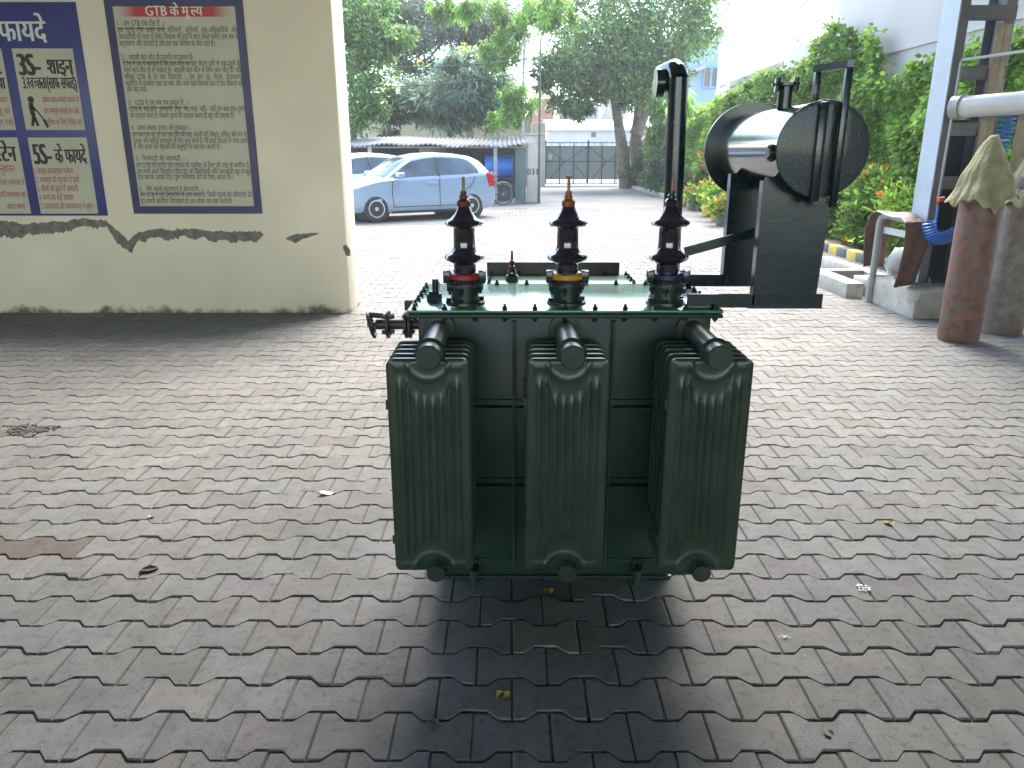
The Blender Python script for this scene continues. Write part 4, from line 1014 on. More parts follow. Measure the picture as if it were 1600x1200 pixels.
def shrub(name, label, x, y, rx, ry, rz, n, size, cols, seed, fl=None, nf=0, fsize=.07, z0=.1, cat='shrub', asp=.4, group=None):
    t = thing(name, label, cat, (x, y, z0), group=group)
    C, D, L_, W_, idx, Cs = clump_leaves([((0, 0, rz * .95), (rx, ry, rz), max(14, n // 60))], n, size, -.15, seed, .5, asp=asp)
    C[:, 2] = np.abs(C[:, 2])
    rr = np.random.default_rng(seed); ti = tints(n, cols, seed=seed) * rr.normal(1, .22, len(Cs)).clip(.5, 1.5)[idx][:, None]
    o = bpy.data.objects.new('foliage', leaf_mesh('foliage', C, D, L_, W_, ti, seed=seed)); COL.objects.link(o); o.parent = t
    q = MB()
    for j in range(5): q.tube([(0, 0, 0), Vector(Cs[j]) * .5, Vector(Cs[j])], [.012, .009, .004], 6)
    q.build('stem', M['bark'], t, world=False)
    if fl:
        pc = Cs[rr.choice(len(Cs), nf)] + rr.normal(size=(nf, 3)) * .12 * np.array([1, 1, .6]) + np.array([-.08, -.06, .06])
        pc[:, 2] = np.abs(pc[:, 2])
        Cc = np.repeat(pc, 7, 0); k = len(Cc)
        o = bpy.data.objects.new('blossom', leaf_mesh('blossom', Cc, rr.normal(size=(k, 3)) + np.array([-.3, -.4, .4]), np.full(k, fsize), np.full(k, fsize * .9), tints(k, fl, seed=seed + 1), FLOWER)); COL.objects.link(o); o.parent = t
    return t
ORG, RED_, PNK, WHT = [(.75, .26, .015), (.8, .4, .03)], [(.62, .03, .02), (.7, .08, .04)], [(.75, .06, .12)], [(.8, .8, .76)]
LG, LG2 = [(.13, .26, .03), (.10, .2, .03), (.17, .3, .05)], [(.08, .17, .035), (.11, .22, .04)]
shrub('marigold_bush', 'bright green marigold bush with orange flowers nearest the pipe hoop', 5.95, 10.15, .38, .5, .55, 2600, .12, LG, 61, ORG, 14)
shrub('marigold_bush', 'low feathery light-green bush at the yellow and black kerb beside the conservator plate', 5.95, 11.5, .42, .6, .5, 3000, .11, LG, 62, ORG, 12)
shrub('flowering_shrub', 'shrub with a few white flowers behind the leather apron', 6.0, 9.2, .42, .5, .7, 2600, .12, LG2, 63, WHT, 10)
shrub('flowering_shrub', 'taller green shrub dotted orange behind the marigolds, below the creeper', 6.0, 12.9, .42, .6, .7, 3000, .12, LG2, 64, ORG, 12)
for i, (y, lab) in enumerate(((14.6, 'round green shrub hidden behind the conservator bracket'), (16.6, 'green shrub right of the conservator bracket base'))):
    shrub('flowering_shrub', lab, 5.95, y, .42, .7, .7, 2200, .13, LG2, 65 + i, ORG, 10)
shrub('canna_bush', 'tall leafy bush with coral red flowers left of the conservator flange', 6.2, 21.5, .36, .9, .95, 2800, .2, LG, 70, [(.75, .12, .06), (.7, .22, .10)], 22, .13)
shrub('canna_bush', 'leafy green bush with coral flowers next to the pale slim trunk', 6.2, 24.4, .36, .9, .9, 2400, .2, LG2, 71, [(.75, .14, .08)], 14, .13)
# pots
def pot(px, py, m, r, h, fl, label, cols, seed, plant=.5, fsize=.085):
    p = G(px, py); t = thing('potted_plant', label, 'potted plant', (p.x, p.y, 0), group='pots along the flower bed')
    q = MB(); q.lathe([(r * .72, 0), (r * .78, .01), (r * .95, h * .82), (r * 1.04, h * .83), (r * 1.04, h), (r * .93, h), (r * .9, h * .9), (0, h * .9)], seg=28); q.build('pot', M[m], t, world=False)
    n = 520; rr = np.random.default_rng(seed)
    C, D, L_, W_, idx, Cs = clump_leaves([((0, 0, h + plant * .5), (r * 1.2, r * 1.2, plant * .55), 14)], n, .16, -.2, seed, .5)
    C[:, 2] = np.maximum(C[:, 2], h * 1.02 + .1 * rr.random(n))
    o = bpy.data.objects.new('foliage', leaf_mesh('foliage', C, D, L_, W_, tints(n, cols, seed=seed), seed=seed)); COL.objects.link(o); o.parent = t
    q = MB(); q.tube([(0, 0, h * .85), (.01, 0, h + plant * .7)], [.02, .008], 6); q.build('stem', M['bark'], t, world=False)
    if fl:
        k = 34; Cc = Cs[rr.choice(len(Cs), k)] + rr.normal(size=(k, 3)) * .05 + np.array([-.05, -.1, plant * .22])
        o = bpy.data.objects.new('blossom', leaf_mesh('blossom', Cc, rr.normal(size=(k, 3)) + np.array([0, -.5, .4]), np.full(k, fsize), np.full(k, fsize), tints(k, fl, seed=seed), FLOWER)); COL.objects.link(o); o.parent = t
pot(1067, 322, 'potyellow', .13, .36, None, 'yellow pot with spiky leaves, farthest left of the pots, by the pale slim trunk', [(.06, .12, .06), (.09, .16, .08)], 80, .7)
pot(1081, 327, 'potgrey', .13, .20, PNK + RED_, 'low dark grey pot with crimson flowers', LG, 81, .45)
pot(1092, 329, 'potgrey', .13, .19, RED_, 'low grey pot between the crimson-flowered pot and a yellow pot', LG2, 82, .4)
pot(1104, 337, 'potyellow', .14, .36, ORG, 'yellow pot with orange flowers in the middle of the row', LG, 83, .55)
pot(1116, 345, 'potyellow', .10, .38, None, 'slim yellow pot with light green leaves', LG, 84, .5)
pot(1126, 352, 'potgrey', .13, .22, ORG, 'dark pot with orange flowers against the conservator bracket', LG, 85, .4)

# ------------------------------------------------------------------ yard: walls, gate, houses
yb = 40.6
w1 = thing('boundary_wall', 'long beige boundary wall beyond the parking shed', 'wall', (-11, yb, 0))
b = MB(); b.box(-24, .95, yb, yb + .25, 0, P(700, 186, yb).z, bev=.01); b.build('wall_body', M['beigewall'], w1)
b = MB(); b.box(-24, .95, yb - .04, yb + .29, P(700, 186, yb).z, P(700, 186, yb).z + .09); b.build('coping', M['cream2'], w1)
gp = thing('gate_pillar', 'cream plastered pillar carrying the left leaf of the gate', 'pillar', (1.45, 41, 0))
pz = P(850, 192, 41).z
b = MB(); b.box(1.02, 1.72, 40.7, 41.3, 0, pz, bev=.02); b.build('shaft', M['cream2'], gp)
b = MB(); b.box(1.28, 1.40, 40.66, 40.70, P(850, 262, 41).z, P(850, 238, 41).z); b.build('recess_plate', M['plastic'], gp)
gt = thing('double_gate', 'grey sheet-metal double gate with dark frame and cross braces', 'gate', (3.9, 41, 0))
gx0, gx1, gz0, gz1 = 1.76, 6.1, .08, P(900, 223, 41).z
gm = (gx0 + gx1) / 2 + .02
zb_, zt_ = P(900, 279, 41).z, P(900, 229, 41).z
for xa, xb in ((gx0, gm - .02), (gm + .02, gx1)):
    leaf = MB(); leaf.box(xa, xb, 41.0, 41.012, zb_, zt_); lf = leaf.build('gate_leaf', M['gate'], gt)
    q = MB(); w = xb - xa
    for k in range(4):
        x = xa + w * k / 3; q.box(x - .03, x + .03, 40.955, 40.998, gz0, gz1 + (.12 if k in (0, 3) else 0))
    for z in (gz0, zb_, (zb_ + zt_) / 2 + .06, zt_, gz1): q.box(xa + .03, xb - .03, 40.96, 40.996, z - .022, z + .022)
    for k in range(1, 7):
        if k % 2 or True:
            x = xa + w * k / 7; q.box(x - .01, x + .01, 40.972, 40.99, gz0, zb_); q.box(x - .01, x + .01, 40.972, 40.99, zt_, gz1 + .08)
    zc_ = (zb_ + zt_) / 2 + .06
    def dia(xA, zA, xB, zB):
        d = Vector((xB - xA, 0, zB - zA)).normalized(); nn = Vector((d.z, 0, -d.x)) * .018
        a, c = Vector((xA, 40.975, zA)), Vector((xB, 40.975, zB)); q.prism([a + nn, c + nn, c - nn, a - nn], (0, .02, 0))
    dia(xa, zt_, xa + w * .45, zc_); dia(xa + w * .3, zc_ - .25, xb, zt_); dia(xa + w * .62, zc_, xb, zb_); dia(xa + w * .1, zb_, xa + w * .42, zc_ - .1)
    q.build('frame', M['gateframe'], lf)
b = MB(); p = P(859, 245, 40.95); b.box(p.x - .07, p.x + .12, 40.945, 40.954, p.z - .14, p.z + .14); b.build('notice', M['white'], gt)
gr = thing('gate_pillar', 'narrow cream pillar on the hedge side of the gate', 'pillar', (6.3, 41, 0))
b = MB(); b.box(6.14, 6.5, 40.8, 41.2, 0, 2.2, bev=.02); b.build('shaft', M['cream2'], gr)
def house(name, label, x0, x1, y0, y1, z1, m, extra=None):
    t = thing(name, label, 'building', ((x0 + x1) / 2, y0, 0)); q = MB(); q.box(x0, x1, y0, y1, 0, z1, bev=.02); q.build('wall', M[m], t)
    return t
def XZ(px, py, Y): p = P(px, py, Y); return p.x, p.z
x0, z1 = XZ(856, 204, 56); x1, _ = XZ(975, 204, 56)
h = house('low_shed', 'long white low building with pale sheet roof right behind the gate', x0, x1 + 2, 56, 62, z1, 'white')
b = MB(); b.prism([(x0 - .2, 55.7, z1), (x1 + 2, 55.7, z1), (x1 + 2, 59, z1 + .75), (x0 - .2, 59, z1 + .75)], (0, 0, .08)); b.build('roof', M['roofpale'], h)
a, c = XZ(924, 214, 55.95), XZ(931, 207, 55.95); b = MB(); b.box(a[0], c[0], 55.95, 55.99, a[1], c[1]); b.build('window', M['darkglass'], h)
x0, z1 = XZ(876, 166, 75); x1, _ = XZ(935, 166, 75); h = house('grey_building', 'grey rendered building beyond the white low roof', x0, x1, 75, 85, z1, 'greywall')
b = MB(); b.prism([(x0 - .3, 74.7, z1), (x1 + .3, 74.7, z1), (x1 + .3, 80, z1 + 1.2), (x0 - .3, 80, z1 + 1.2)], (0, 0, .15)); b.build('roof', M['roofpale'], h)
x0, z1 = XZ(828, 158, 68); x1, _ = XZ(866, 158, 68); h = house('brick_building', 'red brick building seen between the street lamp and gate tree', x0, x1, 68, 76, z1, 'brick')
b = MB(); b.box(x0 - .1, x1 + .1, 67.9, 76.1, z1, z1 + .2); b.build('parapet', M['brick'], h)
x0, z1 = XZ(945, 150, 80); x1, _ = XZ(985, 150, 80); h = house('cream_building', 'pale cream building half hidden by the gate tree crown', x0, x1, 80, 88, z1, 'cream2')
b = MB(); b.box(x0 - .1, x1 + .1, 79.9, 88.1, z1, z1 + .3); b.build('parapet', M['white'], h)
x0, z1 = XZ(1060, 68, 62); x1, _ = XZ(1124, 68, 62); h = house('blue_house', 'tall pale blue house with one blue-framed window beyond the creeper', x0, x1, 62, 72, z1, 'bluehouse')
a, c = XZ(1086, 67, 62), XZ(1130, 49, 62); b = MB(); b.box(x0 - .4, c[0], 61.5, 72.2, a[1], c[1]); b.build('parapet', M['greywall'], h)
a, c = XZ(1097, 138, 62), XZ(1123, 104, 62)
b = MB(); fwd = 61.9
for xa, xb, za, zb in ((a[0], c[0], a[1], a[1] + .12), (a[0], c[0], c[1] - .12, c[1]), (a[0], a[0] + .1, a[1] + .12, c[1] - .12), (c[0] - .1, c[0], a[1] + .12, c[1] - .12), ((a[0] + c[0]) / 2 - .08, (a[0] + c[0]) / 2 + .08, a[1] + .12, c[1] - .12)): b.box(xa, xb, fwd - .06, 61.995, za, zb)
wn = b.build('window', M['bluewin'], h)
b = MB(); b.box(a[0] + .1, (a[0] + c[0]) / 2 - .08, 61.95, 61.99, a[1] + .12, c[1] - .12); b.build('shutter', M['shutter'], wn)
b = MB(); b.box((a[0] + c[0]) / 2 + .08, c[0] - .1, 61.95, 61.99, a[1] + .12, c[1] - .12); b.build('pane', M['darkglass'], wn)
s0_, s1_ = XZ(1064, 118, 61.3), XZ(1100, 108, 61.3); b = MB(); b.prism([(s0_[0], 60.6, s0_[1] - .1), (s1_[0], 60.6, s1_[1]), (s1_[0], 61.99, s1_[1] + .2), (s0_[0], 61.99, s0_[1] + .1)], (0, 0, .15)); b.build('awning', M['greywall'], h)
lx0, lz1 = XZ(1126, 82, 60); lx1, _ = XZ(1141, 82, 60)
t = thing('pole_frame', 'pale frame of two poles with rungs beside the blue house', 'frame', ((lx0 + lx1) / 2, 60, 0)); b = MB()
for x in (lx0, lx1): b.box(x - .12, x + .12, 59.9, 60.1, 0, lz1 + (.5 if x == lx1 else 0))
for k in (1, .86, .7, .5): b.box(lx0 + .12, lx1 - .12, 59.95, 60.05, lz1 * k - .1, lz1 * k + .1)
b.build('poles', M['cream2'], t)
x0, z1 = XZ(1160, 135, 70); x1, z2 = XZ(1225, 92, 70); t = thing('gabled_house', 'tan house with a brown sloping sheet roof above the creeper', 'building', ((x0 + x1) / 2, 70, 0))
zz = XZ(1163, 122, 70)[1]
b = MB(); b.prism([(x0, 70, 0), (x1, 70, 0), (x1, 70, z2 - .5), (x0, 70, zz - .5)], (0, 8, 0)); b.build('wall', M['cream2'], t)
b = MB(); b.prism([(x0 - .6, 69.4, zz - .5), (x1 + .3, 69.4, z2 - .4), (x1 + .3, 69.4, z2), (x0 - .6, 69.4, zz - .1)], (0, 9, 0)); b.build('roof', M['roofbrown'], t)
# street lamp and wires
lp = P(844, 90, 26.15); lt = thing('street_lamp', 'thin dark pole with a small lamp head beside the cream pillar', 'lamp', (lp.x, 26.15, 0))
b = MB(); b.tube([(lp.x, 26.15, 0), (lp.x, 26.15, P(844, 60, 26.15).z)], [.045, .03], 10); b.build('pole', M['gateframe'], lt)
b = MB(); z = P(844, 118, 26.15).z; b.tube([(lp.x, 26.13, z - .15), (lp.x - .12, 26.1, z), (lp.x - .2, 26.05, z + .02)], .018, 8); b.box(lp.x - .34, lp.x - .16, 25.95, 26.12, z - .05, z + .04, bev=.015); b.build('lamp_head', M['plastic'], lt)
def cable(p, q_, sag, label):
    p, q_ = Vector(p), Vector(q_); b_ = MB(); b_.tube([p.lerp(q_, k / 12) - Vector((0, 0, sag * 4 * (k / 12) * (1 - k / 12))) for k in range(13)], .018, 6)
    tag(b_.build('overhead_cable', M['wire'], loc=p), label, 'cable')
zl = P(844, 90, 26.15).z
cable((lp.x, 26.15, zl), (-14, 38, zl + 2.2), .7, 'upper thin dark cable running left from the lamp pole into the trees')
cable((lp.x, 26.15, zl - .35), (-14, 38, zl + 1.2), .8, 'lower thin dark cable running left from the lamp pole into the trees')

# ------------------------------------------------------------------ parking shed
sh = thing('parking_shed', 'low open parking shed with a rusty corrugated roof behind the cars', 'shed', (-3, 28, 0))
xl, xr = -9.5, P(822, 228, 26).x
zf, zr = P(700, 227, 26).z, P(700, 214, 29.6).z
def roofp(u, v):
    x = xl + (xr + .05 - xl) * u
    return (x, 26 + 3.7 * v, zf + (zr - zf) * v + .028 * math.sin(x * 2 * PI / .16) + .03 * math.sin(x * 1.3) + (.03 * math.sin(x * 4.1) if v == 0 else 0))
b = MB(); b.grid(roofp, 640, 3); rf = b.build('roof', M['sheet'], sh, recalc=False); sm = rf.modifiers.new('thickness', 'SOLIDIFY'); sm.thickness = .015
b = MB(); b.box(xl, xr, 29.55, 29.6, 0, zr - .06); b.build('rear_wall', M['shade'], sh)  # dark backing gives the open shed its dim interior by colour
for px, m in ((578, 'white'), (774, 'galv'), (452, 'white')):
    p = P(px, 240, 26.2); b = MB(); b.box(p.x - .06, p.x + .06, 26.15, 26.27, 0, zf - .03); b.build('post', M[m], sh)
b = MB(); b.cyl((xl, 26.2, zf - .06), (xr, 26.2, zf - .06), .03, seg=10); b.build('eaves_rail', M['galv'], sh)
xa, xb = P(805, 270, 26.3).x, P(822, 270, 26.3).x
b = MB(); b.box(xa, xb, 26.3, 26.34, .02, zf - .03); b.box(xa, xa + .04, 26.27, 26.3, .02, zf - .03); b.box(xa, xb, 26.27, 26.3, .9, .93); b.build('side_panel', M['tealpanel'], sh)
b = MB(); p, q2 = P(690, 232, 28.6), P(655, 248, 28.6); b.box(q2.x, p.x + .1, 28.6, 29.5, q2.z, p.z, bev=.03); b.build('back_board', M['cream2'], sh)
a, c = P(680, 248, 27.8), P(706, 236, 27.8)
b = MB(); b.box(a.x, c.x, 27.8, 28.4, .9, c.z, bev=.05); b.box(a.x + .03, c.x - .03, 27.78, 27.8, 1.0, c.z - .1)
tag(b.build('red_vehicle_stand_in', mat('vehicle_red', (.40, .03, .03), .4), loc=((a.x + c.x) / 2, 28, .9)), 'small red box standing in for a vehicle roof, just above the blue car', 'stand-in')  # red box added as a stand-in for the roof of another vehicle
b = MB(); b.box(a.x - .2, c.x + .2, 27.6, 28.6, .86, .9)
for sx in (a.x - .15, c.x + .15):
    for y in (27.65, 28.55): b.box(sx - .03, sx + .03, y - .03, y + .03, 0, .86)
tag(b.build('work_bench', M['shade'], loc=((a.x + c.x) / 2, 28, 0)), 'dark bench in the shed under the red box, behind the blue car', 'bench')
# blue drum on its side, on a stand
d0, d1 = P(758, 260, 26.9), P(802, 260, 26.9); dr = .36
dzc = d0.z
t = thing('plastic_drum', 'bright blue plastic drum lying on a dark stand in the shed', 'drum', ((d0.x + d1.x) / 2, 26.9, dzc - dr))
b = MB(); q = Matrix.Rotation(PI / 2, 4, 'Y'); Ld = d1.x - d0.x
b.lathe([(0, 0), (dr * .9, 0), (dr * .97, .03), (dr * .97, .2), (dr, .22), (dr, .27), (dr * .97, .29), (dr * .97, Ld - .29), (dr, Ld - .27), (dr, Ld - .22), (dr * .97, Ld - .2), (dr * .97, Ld - .03), (dr * .9, Ld), (0, Ld)], (d0.x, 26.9, dzc), 36, q); b.build('drum_body', M['bluedrum'], t)
b = MB(); b.box(d0.x + .05, d1.x - .05, 26.6, 27.2, dzc - dr - .06, dzc - dr)
for x in (d0.x + .1, d1.x - .1):
    for y in (26.65, 27.15): b.box(x - .03, x + .03, y - .03, y + .03, 0, dzc - dr - .06)
b.box(d0.x + .07, d1.x - .07, 27.14, 27.16, .02, dzc - dr - .06)
tag(b.build('drum_stand', M['shade'], loc=((d0.x + d1.x) / 2, 26.9, 0)), 'dark box stand carrying the blue drum beside the teal panel', 'stand')
# cream pillar
pc0, pc1 = P(822, 315, 26.7), P(843, 315, 26.7)
cp = thing('cream_pillar', 'stained cream pillar with small black marks at the end of the parking shed', 'pillar', ((pc0.x + pc1.x) / 2, 26.7, 0))
ptz = P(834, 212, 26.6).z
b = MB(); b.box(pc0.x + .02, pc1.x + .02, 26.36, 26.9, 0, ptz, bev=.02); b.build('shaft', M['cream2'], cp)
b = MB(); b.box(pc0.x - .03, pc1.x + .12, 26.3, 26.95, ptz, ptz + .06, bev=.01); b.build('cap', M['concrete'], cp)
L = Letters(); p0_, p1_ = P(824, 268, 26.35), P(840, 268, 26.35)
L.put('031', p0_.x, p1_.x, p0_.z, .2, 26.355, .02)
L.build('lettering', M['ink'], cp)

# ------------------------------------------------------------------ cars
def build_car(label, paint, loc, yaw, sc=1.0):
    t = thing('parked_car', label, 'car', loc, yaw, 'cars parked in the yard'); t.scale = (sc, sc, sc)
    st_ = [(2.03, .36, .50, .56, .50, .52, .40), (1.99, .26, .60, .66, .66, .68, .52), (1.9, .21, .68, .75, .76, .77, .60), (1.6, .19, .80, .86, .83, .83, .68), (1.25, .18, .88, .95, .85, .85, .72), (1.0, .18, .92, 1.0, .855, .855, .72),
           (.8, .18, .935, 1.14, .855, .855, .66), (.5, .18, .945, 1.33, .855, .855, .61), (.25, .18, .95, 1.44, .855, .855, .585), (-.1, .18, .96, 1.505, .855, .855, .58), (-.5, .18, .97, 1.525, .855, .855, .58), (-1.0, .18, .99, 1.50, .855, .855, .575),
           (-1.4, .19, 1.02, 1.45, .85, .85, .56), (-1.6, .2, 1.03, 1.36, .84, .84, .56), (-1.75, .22, 1.03, 1.22, .83, .825, .58), (-1.86, .27, 1.0, 1.07, .80, .79, .62), (-1.93, .34, .88, .92, .74, .74, .60), (-1.96, .42, .72, .75, .66, .66, .55)]
    st_ = st_[::-1]; xs = [s[0] for s in st_]
    def sec(x): return [float(np.interp(x, xs, [s[k] for s in st_])) for k in range(1, 7)]
    def side(x, s_):  # s 0 at beltline .. 1 at roof edge
        zb, zbelt, zt, wl, wb, wt = sec(x); return wb + (wt - wb) * s_, zbelt + (zt - .05 - zbelt) * s_
    def topz(x, y):
        zb, zbelt, zt, wl, wb, wt = sec(x); k = min(1, abs(y) / wt); return zt + .015 - .065 * k ** 3
    X = np.concatenate([np.linspace(-1.96, -1.5, 14), np.linspace(-1.45, 1.0, 40), np.linspace(1.05, 2.03, 18)])
    q = MB(); rings = []
    for x in X:
        zb, zbelt, zt, wl, wb, wt = sec(x); half = [(0, zb), (wl * .8, zb), (wl * .95, zb + .03), (wl, zb + .12), (wl + .012, (zb + zbelt) / 2 - .02), (wl + .004, (zb + zbelt) / 2 + .12), (wb + .004, zbelt - .06), (wb, zbelt)]
        half += [side(x, s_) for s_ in (.25, .5, .75, 1)] + [(wt * k, topz(x, wt * k)) for k in (.93, .8, .55, .28)] + [(0, topz(x, 0))]
        ring = half + [(-y, z) for y, z in half[-2:0:-1]]
        rings.append([q.bm.verts.new((x, y, z)) for y, z in ring])
    for i in range(len(rings) - 1):
        n = len(rings[0])
        for k in range(n): q.bm.faces.new((rings[i][k], rings[i][(k + 1) % n], rings[i + 1][(k + 1) % n], rings[i + 1][k]))
    q.bm.faces.new(rings[0]); q.bm.faces.new(rings[-1][::-1])
    body = q.build('body', paint, t, world=False, ang=40)
    for wx in (1.27, -1.21):       # cut the wheel arches
        cm = MB(); cm.cyl((wx, -1.2, .30), (wx, 1.2, .30), .355, seg=40); co = cm.build('cutter', paint, world=False)
        md = body.modifiers.new('arch', 'BOOLEAN'); md.object = co; md.operation = 'DIFFERENCE'; md.solver = 'EXACT'
        dg = bpy.context.evaluated_depsgraph_get(); dg.update(); me = bpy.data.meshes.new_from_object(body.evaluated_get(dg))
        body.modifiers.clear(); body.data = me; bpy.data.objects.remove(co)
    body.data.set_sharp_from_angle(angle=R(40))
    q = MB()
    for wx in (1.27, -1.21): q.cyl((wx, -.80, .30), (wx, .80, .30), .35, seg=40); 
    q.build('wheel_well', M['plastic'], t, world=False)
    for wx in (1.27, -1.21):
        for sy in (1, -1):
            q = MB(); q.lathe([(.19, -.09), (.27, -.095), (.30, -.06), (.302, 0), (.30, .06), (.27, .095), (.19, .09)], (wx, sy * .77, .302), 40, Matrix.Rotation(PI / 2, 4, 'X')); q.torus((wx, sy * .77, .302), (0, 1, 0), .19, .02, 32, 6)
            wh = q.build('wheel', M['rubber'], t, world=False)
            q = MB(); yy = sy * (.77 + .085)
            q.torus((wx, yy, .302), (0, 1, 0), .185, .016, 36, 8); q.cyl((wx, yy - sy * .02, .302), (wx, yy + sy * .01, .302), .045, seg=16)
            for k in range(6):
                a = k * PI / 3 + .3; d = Vector((math.cos(a), 0, math.sin(a))); n2 = Vector((-d.z, 0, d.x)); c_ = Vector((wx, yy - sy * .012, .302))
                q.prism([c_ + d * .03 + n2 * .022, c_ + d * .185 + n2 * .034, c_ + d * .185 - n2 * .034, c_ + d * .03 - n2 * .022], (0, sy * .016, 0))
            q.build('rim', M['alloy'], wh, world=False)
            q = MB(); q.cyl((wx, yy - sy * .05, .302), (wx, yy - sy * .04, .302), .185, seg=32); q.build('brake_disc', M['plastic'], wh, world=False)
    # windows on both flanks
    for sy in (1, -1):
        for xa, xb, endr in ((-.30, .92, 0), (-1.42, -.38, 1)):
            q = MB()
            def f(u, v, xa=xa, xb=xb, endr=endr, sy=sy):
                x = xa + (xb - xa) * u; lo, hi = .10, .90
                if endr and u < .3: hi = .90 - .55 * (1 - u / .3) ** 2
                zb, zbelt, zt, *_ = sec(x)
                if not endr and u > .55: hi = .90 - .25 * (u - .55) / .45
                s_ = lo + (hi - lo) * v; y, z = side(x, s_)
                return (x, sy * (y + .006), z)
            q.grid(f, 20, 8); wn_ = q.build('side_window', M['glass'], t, world=False, recalc=False)
        q = MB()
        def f2(u, v, sy=sy):
            x = -.375 + .07 * u; y, z = side(x, .06 + .86 * v); return (x, sy * (y + .008), z)
        q.grid(f2, 2, 6); q.build('door_pillar', M['plastic'], t, world=False, recalc=False)
        q = MB()
        def seam(pts):
            for i in range(len(pts) - 1):
                (xa, za), (xb, zb) = pts[i], pts[i + 1]
                def yo(x, z):
                    zb_, zbelt, zt, wl, wb, wt = sec(x); return wl + .014
                d = Vector((xb - xa, 0, zb - za)).normalized(); nn = Vector((d.z, 0, -d.x)) * .006
                a, c = Vector((xa, sy * yo(xa, za), za)), Vector((xb, sy * yo(xb, zb), zb)); q.prism([a + nn, c + nn, c - nn, a - nn], (0, -sy * .02, 0))
        seam([(-.34, .95), (-.34, .33)]); seam([(.86, .90), (.88, .6), (.84, .33)]); seam([(-1.3, .98), (-1.22, .8), (-.86, .55), (-.84, .33)]); seam([(.84, .33), (-.84, .33)])
        q.build('door_seam', M['plastic'], t, world=False)
        for x in (-.16, -1.12):
            q = MB(); yy = sec(x)[3] + .014; q.box(x - .10, x + .10, min(sy * yy, sy * (yy + .025)), max(sy * yy, sy * (yy + .025)), .83, .865, bev=.01); q.build('door_handle', paint, t, world=False)
        q = MB(); y0_ = .86; q.box(.62, .80, min(sy * (y0_ + .02), sy * (y0_ + .20)), max(sy * (y0_ + .02), sy * (y0_ + .20)), .98, 1.10, bev=.035); q.build('door_mirror', paint, t, world=False)
        q = MB(); q.box(-.86, .9, min(sy * .83, sy * .872), max(sy * .83, sy * .872), .185, .235, bev=.01); q.build('sill', M['plastic'], t, world=False)
        q = MB()
        def f3(u, v, sy=sy):
            z = .74 + .34 * v; x = -1.955 + .045 + .17 * (1 - u) * (1 if v < .6 else .8) + (.13 * v) - .06
            x = -1.70 - .235 * u + .10 * v; zb, zbelt, zt, wl, wb, wt = sec(x); yy = (wl if z < zbelt else wb) - max(0, z - zbelt) * .35
            return (x, sy * (yy + .012), z)
        q.grid(f3, 6, 6); q.build('tail_light', M['redlens'], t, world=False, recalc=False)
        q = MB(); q.prism([(1.98, sy * .5, .62), (1.93, sy * .70, .62), (1.66, sy * .82, .76), (1.74, sy * .72, .82), (1.92, sy * .5, .72)], (.02, sy * .012, .012)); q.build('headlight', M['clearlens'], t, world=False)
    q = MB(); q.grid(lambda u, v: (.33 + .66 * u, (2 * v - 1) * sec(.33 + .66 * u)[5] * .93, topz(.33 + .66 * u, (2 * v - 1) * sec(.33 + .66 * u)[5] * .93) + .008), 10, 14); q.build('windscreen', M['glass'], t, world=False, recalc=False)
    q = MB(); q.grid(lambda u, v: (-1.58 - .25 * u, (2 * v - 1) * sec(-1.58 - .25 * u)[5] * .9, topz(-1.58 - .25 * u, (2 * v - 1) * sec(-1.58 - .25 * u)[5] * .9) + .008), 10, 14); q.build('rear_window', M['glass'], t, world=False, recalc=False)
    q = MB(); q.box(1.99, 2.04, -.42, .42, .42, .56, bev=.02); q.build('grille', M['plastic'], t, world=False)
    q = MB(); q.box(-1.99, -1.94, -.26, .26, .62, .73); q.build('number_plate', M['white'], t, world=False)
    return t
fw_, rw_ = G(583, 349), G(738, 339.5)
dv = (fw_ - rw_); yaw = math.atan2(dv.y, dv.x); SCC = 1.06
yaw = PI + R(32)
mid = (fw_ + rw_) / 2 + Vector((0.02, .1, 0))
nrm = Vector((-math.sin(yaw), math.cos(yaw), 0))      # car left side
ctr = mid + nrm * (-.77 * SCC) * (1 if nrm.y < 0 else -1) * 1.0
ctr = Vector((ctr.x, ctr.y, 0))
build_car('light blue hatchback parked in the yard in front of the shed', M['carblue'], ctr, yaw, SCC)
fwd_ = Vector((math.cos(yaw), math.sin(yaw), 0))
build_car('white car parked behind the light blue hatchback', M['carwhite'], ctr + Vector((-2.15, 2.3, 0)), yaw + R(4), 1.06)

# ------------------------------------------------------------------ bicycle behind the car
bp_ = G(786, 321); bk = thing('bicycle', 'old black bicycle leaning beside the blue drum stand behind the car', 'bicycle', (bp_.x, bp_.y, 0), R(200))
def wheel(x):
    q = MB(); q.torus((x, 0, .36), (0, 1, 0), .34, .02, 40, 8); w = q.build('wheel', M['rubber'], bk, world=False)
    q = MB(); q.torus((x, 0, .36), (0, 1, 0), .315, .010, 40, 6); q.cyl((x, -.04, .36), (x, .04, .36), .025, seg=12)
    for k in range(18):
        a = k * 2 * PI / 18; q.cyl((x, 0, .36), (x + .315 * math.cos(a), 0, .36 + .315 * math.sin(a)), .003, seg=5)
    q.build('rim', M['galv'], w, world=False)
wheel(0); wheel(1.08)
q = MB()
for a, c in (((0, 0, .36), (.42, 0, .32)), ((.42, 0, .32), (.28, 0, .88)), ((0, 0, .36), (.30, 0, .80)), ((.42, 0, .32), (.88, 0, .80)), ((.29, 0, .82), (.86, 0, .88)), ((1.08, 0, .36), (.86, 0, .98))): q.cyl(a, c, .015, seg=10)
q.torus((.42, .03, .32), (0, 1, 0), .09, .006, 24, 6); q.build('frame', M['plastic'], bk, world=False)
q = MB(); q.box(.16, .42, -.07, .07, .90, .95, bev=.02); q.build('saddle', M['leather'], bk, world=False)
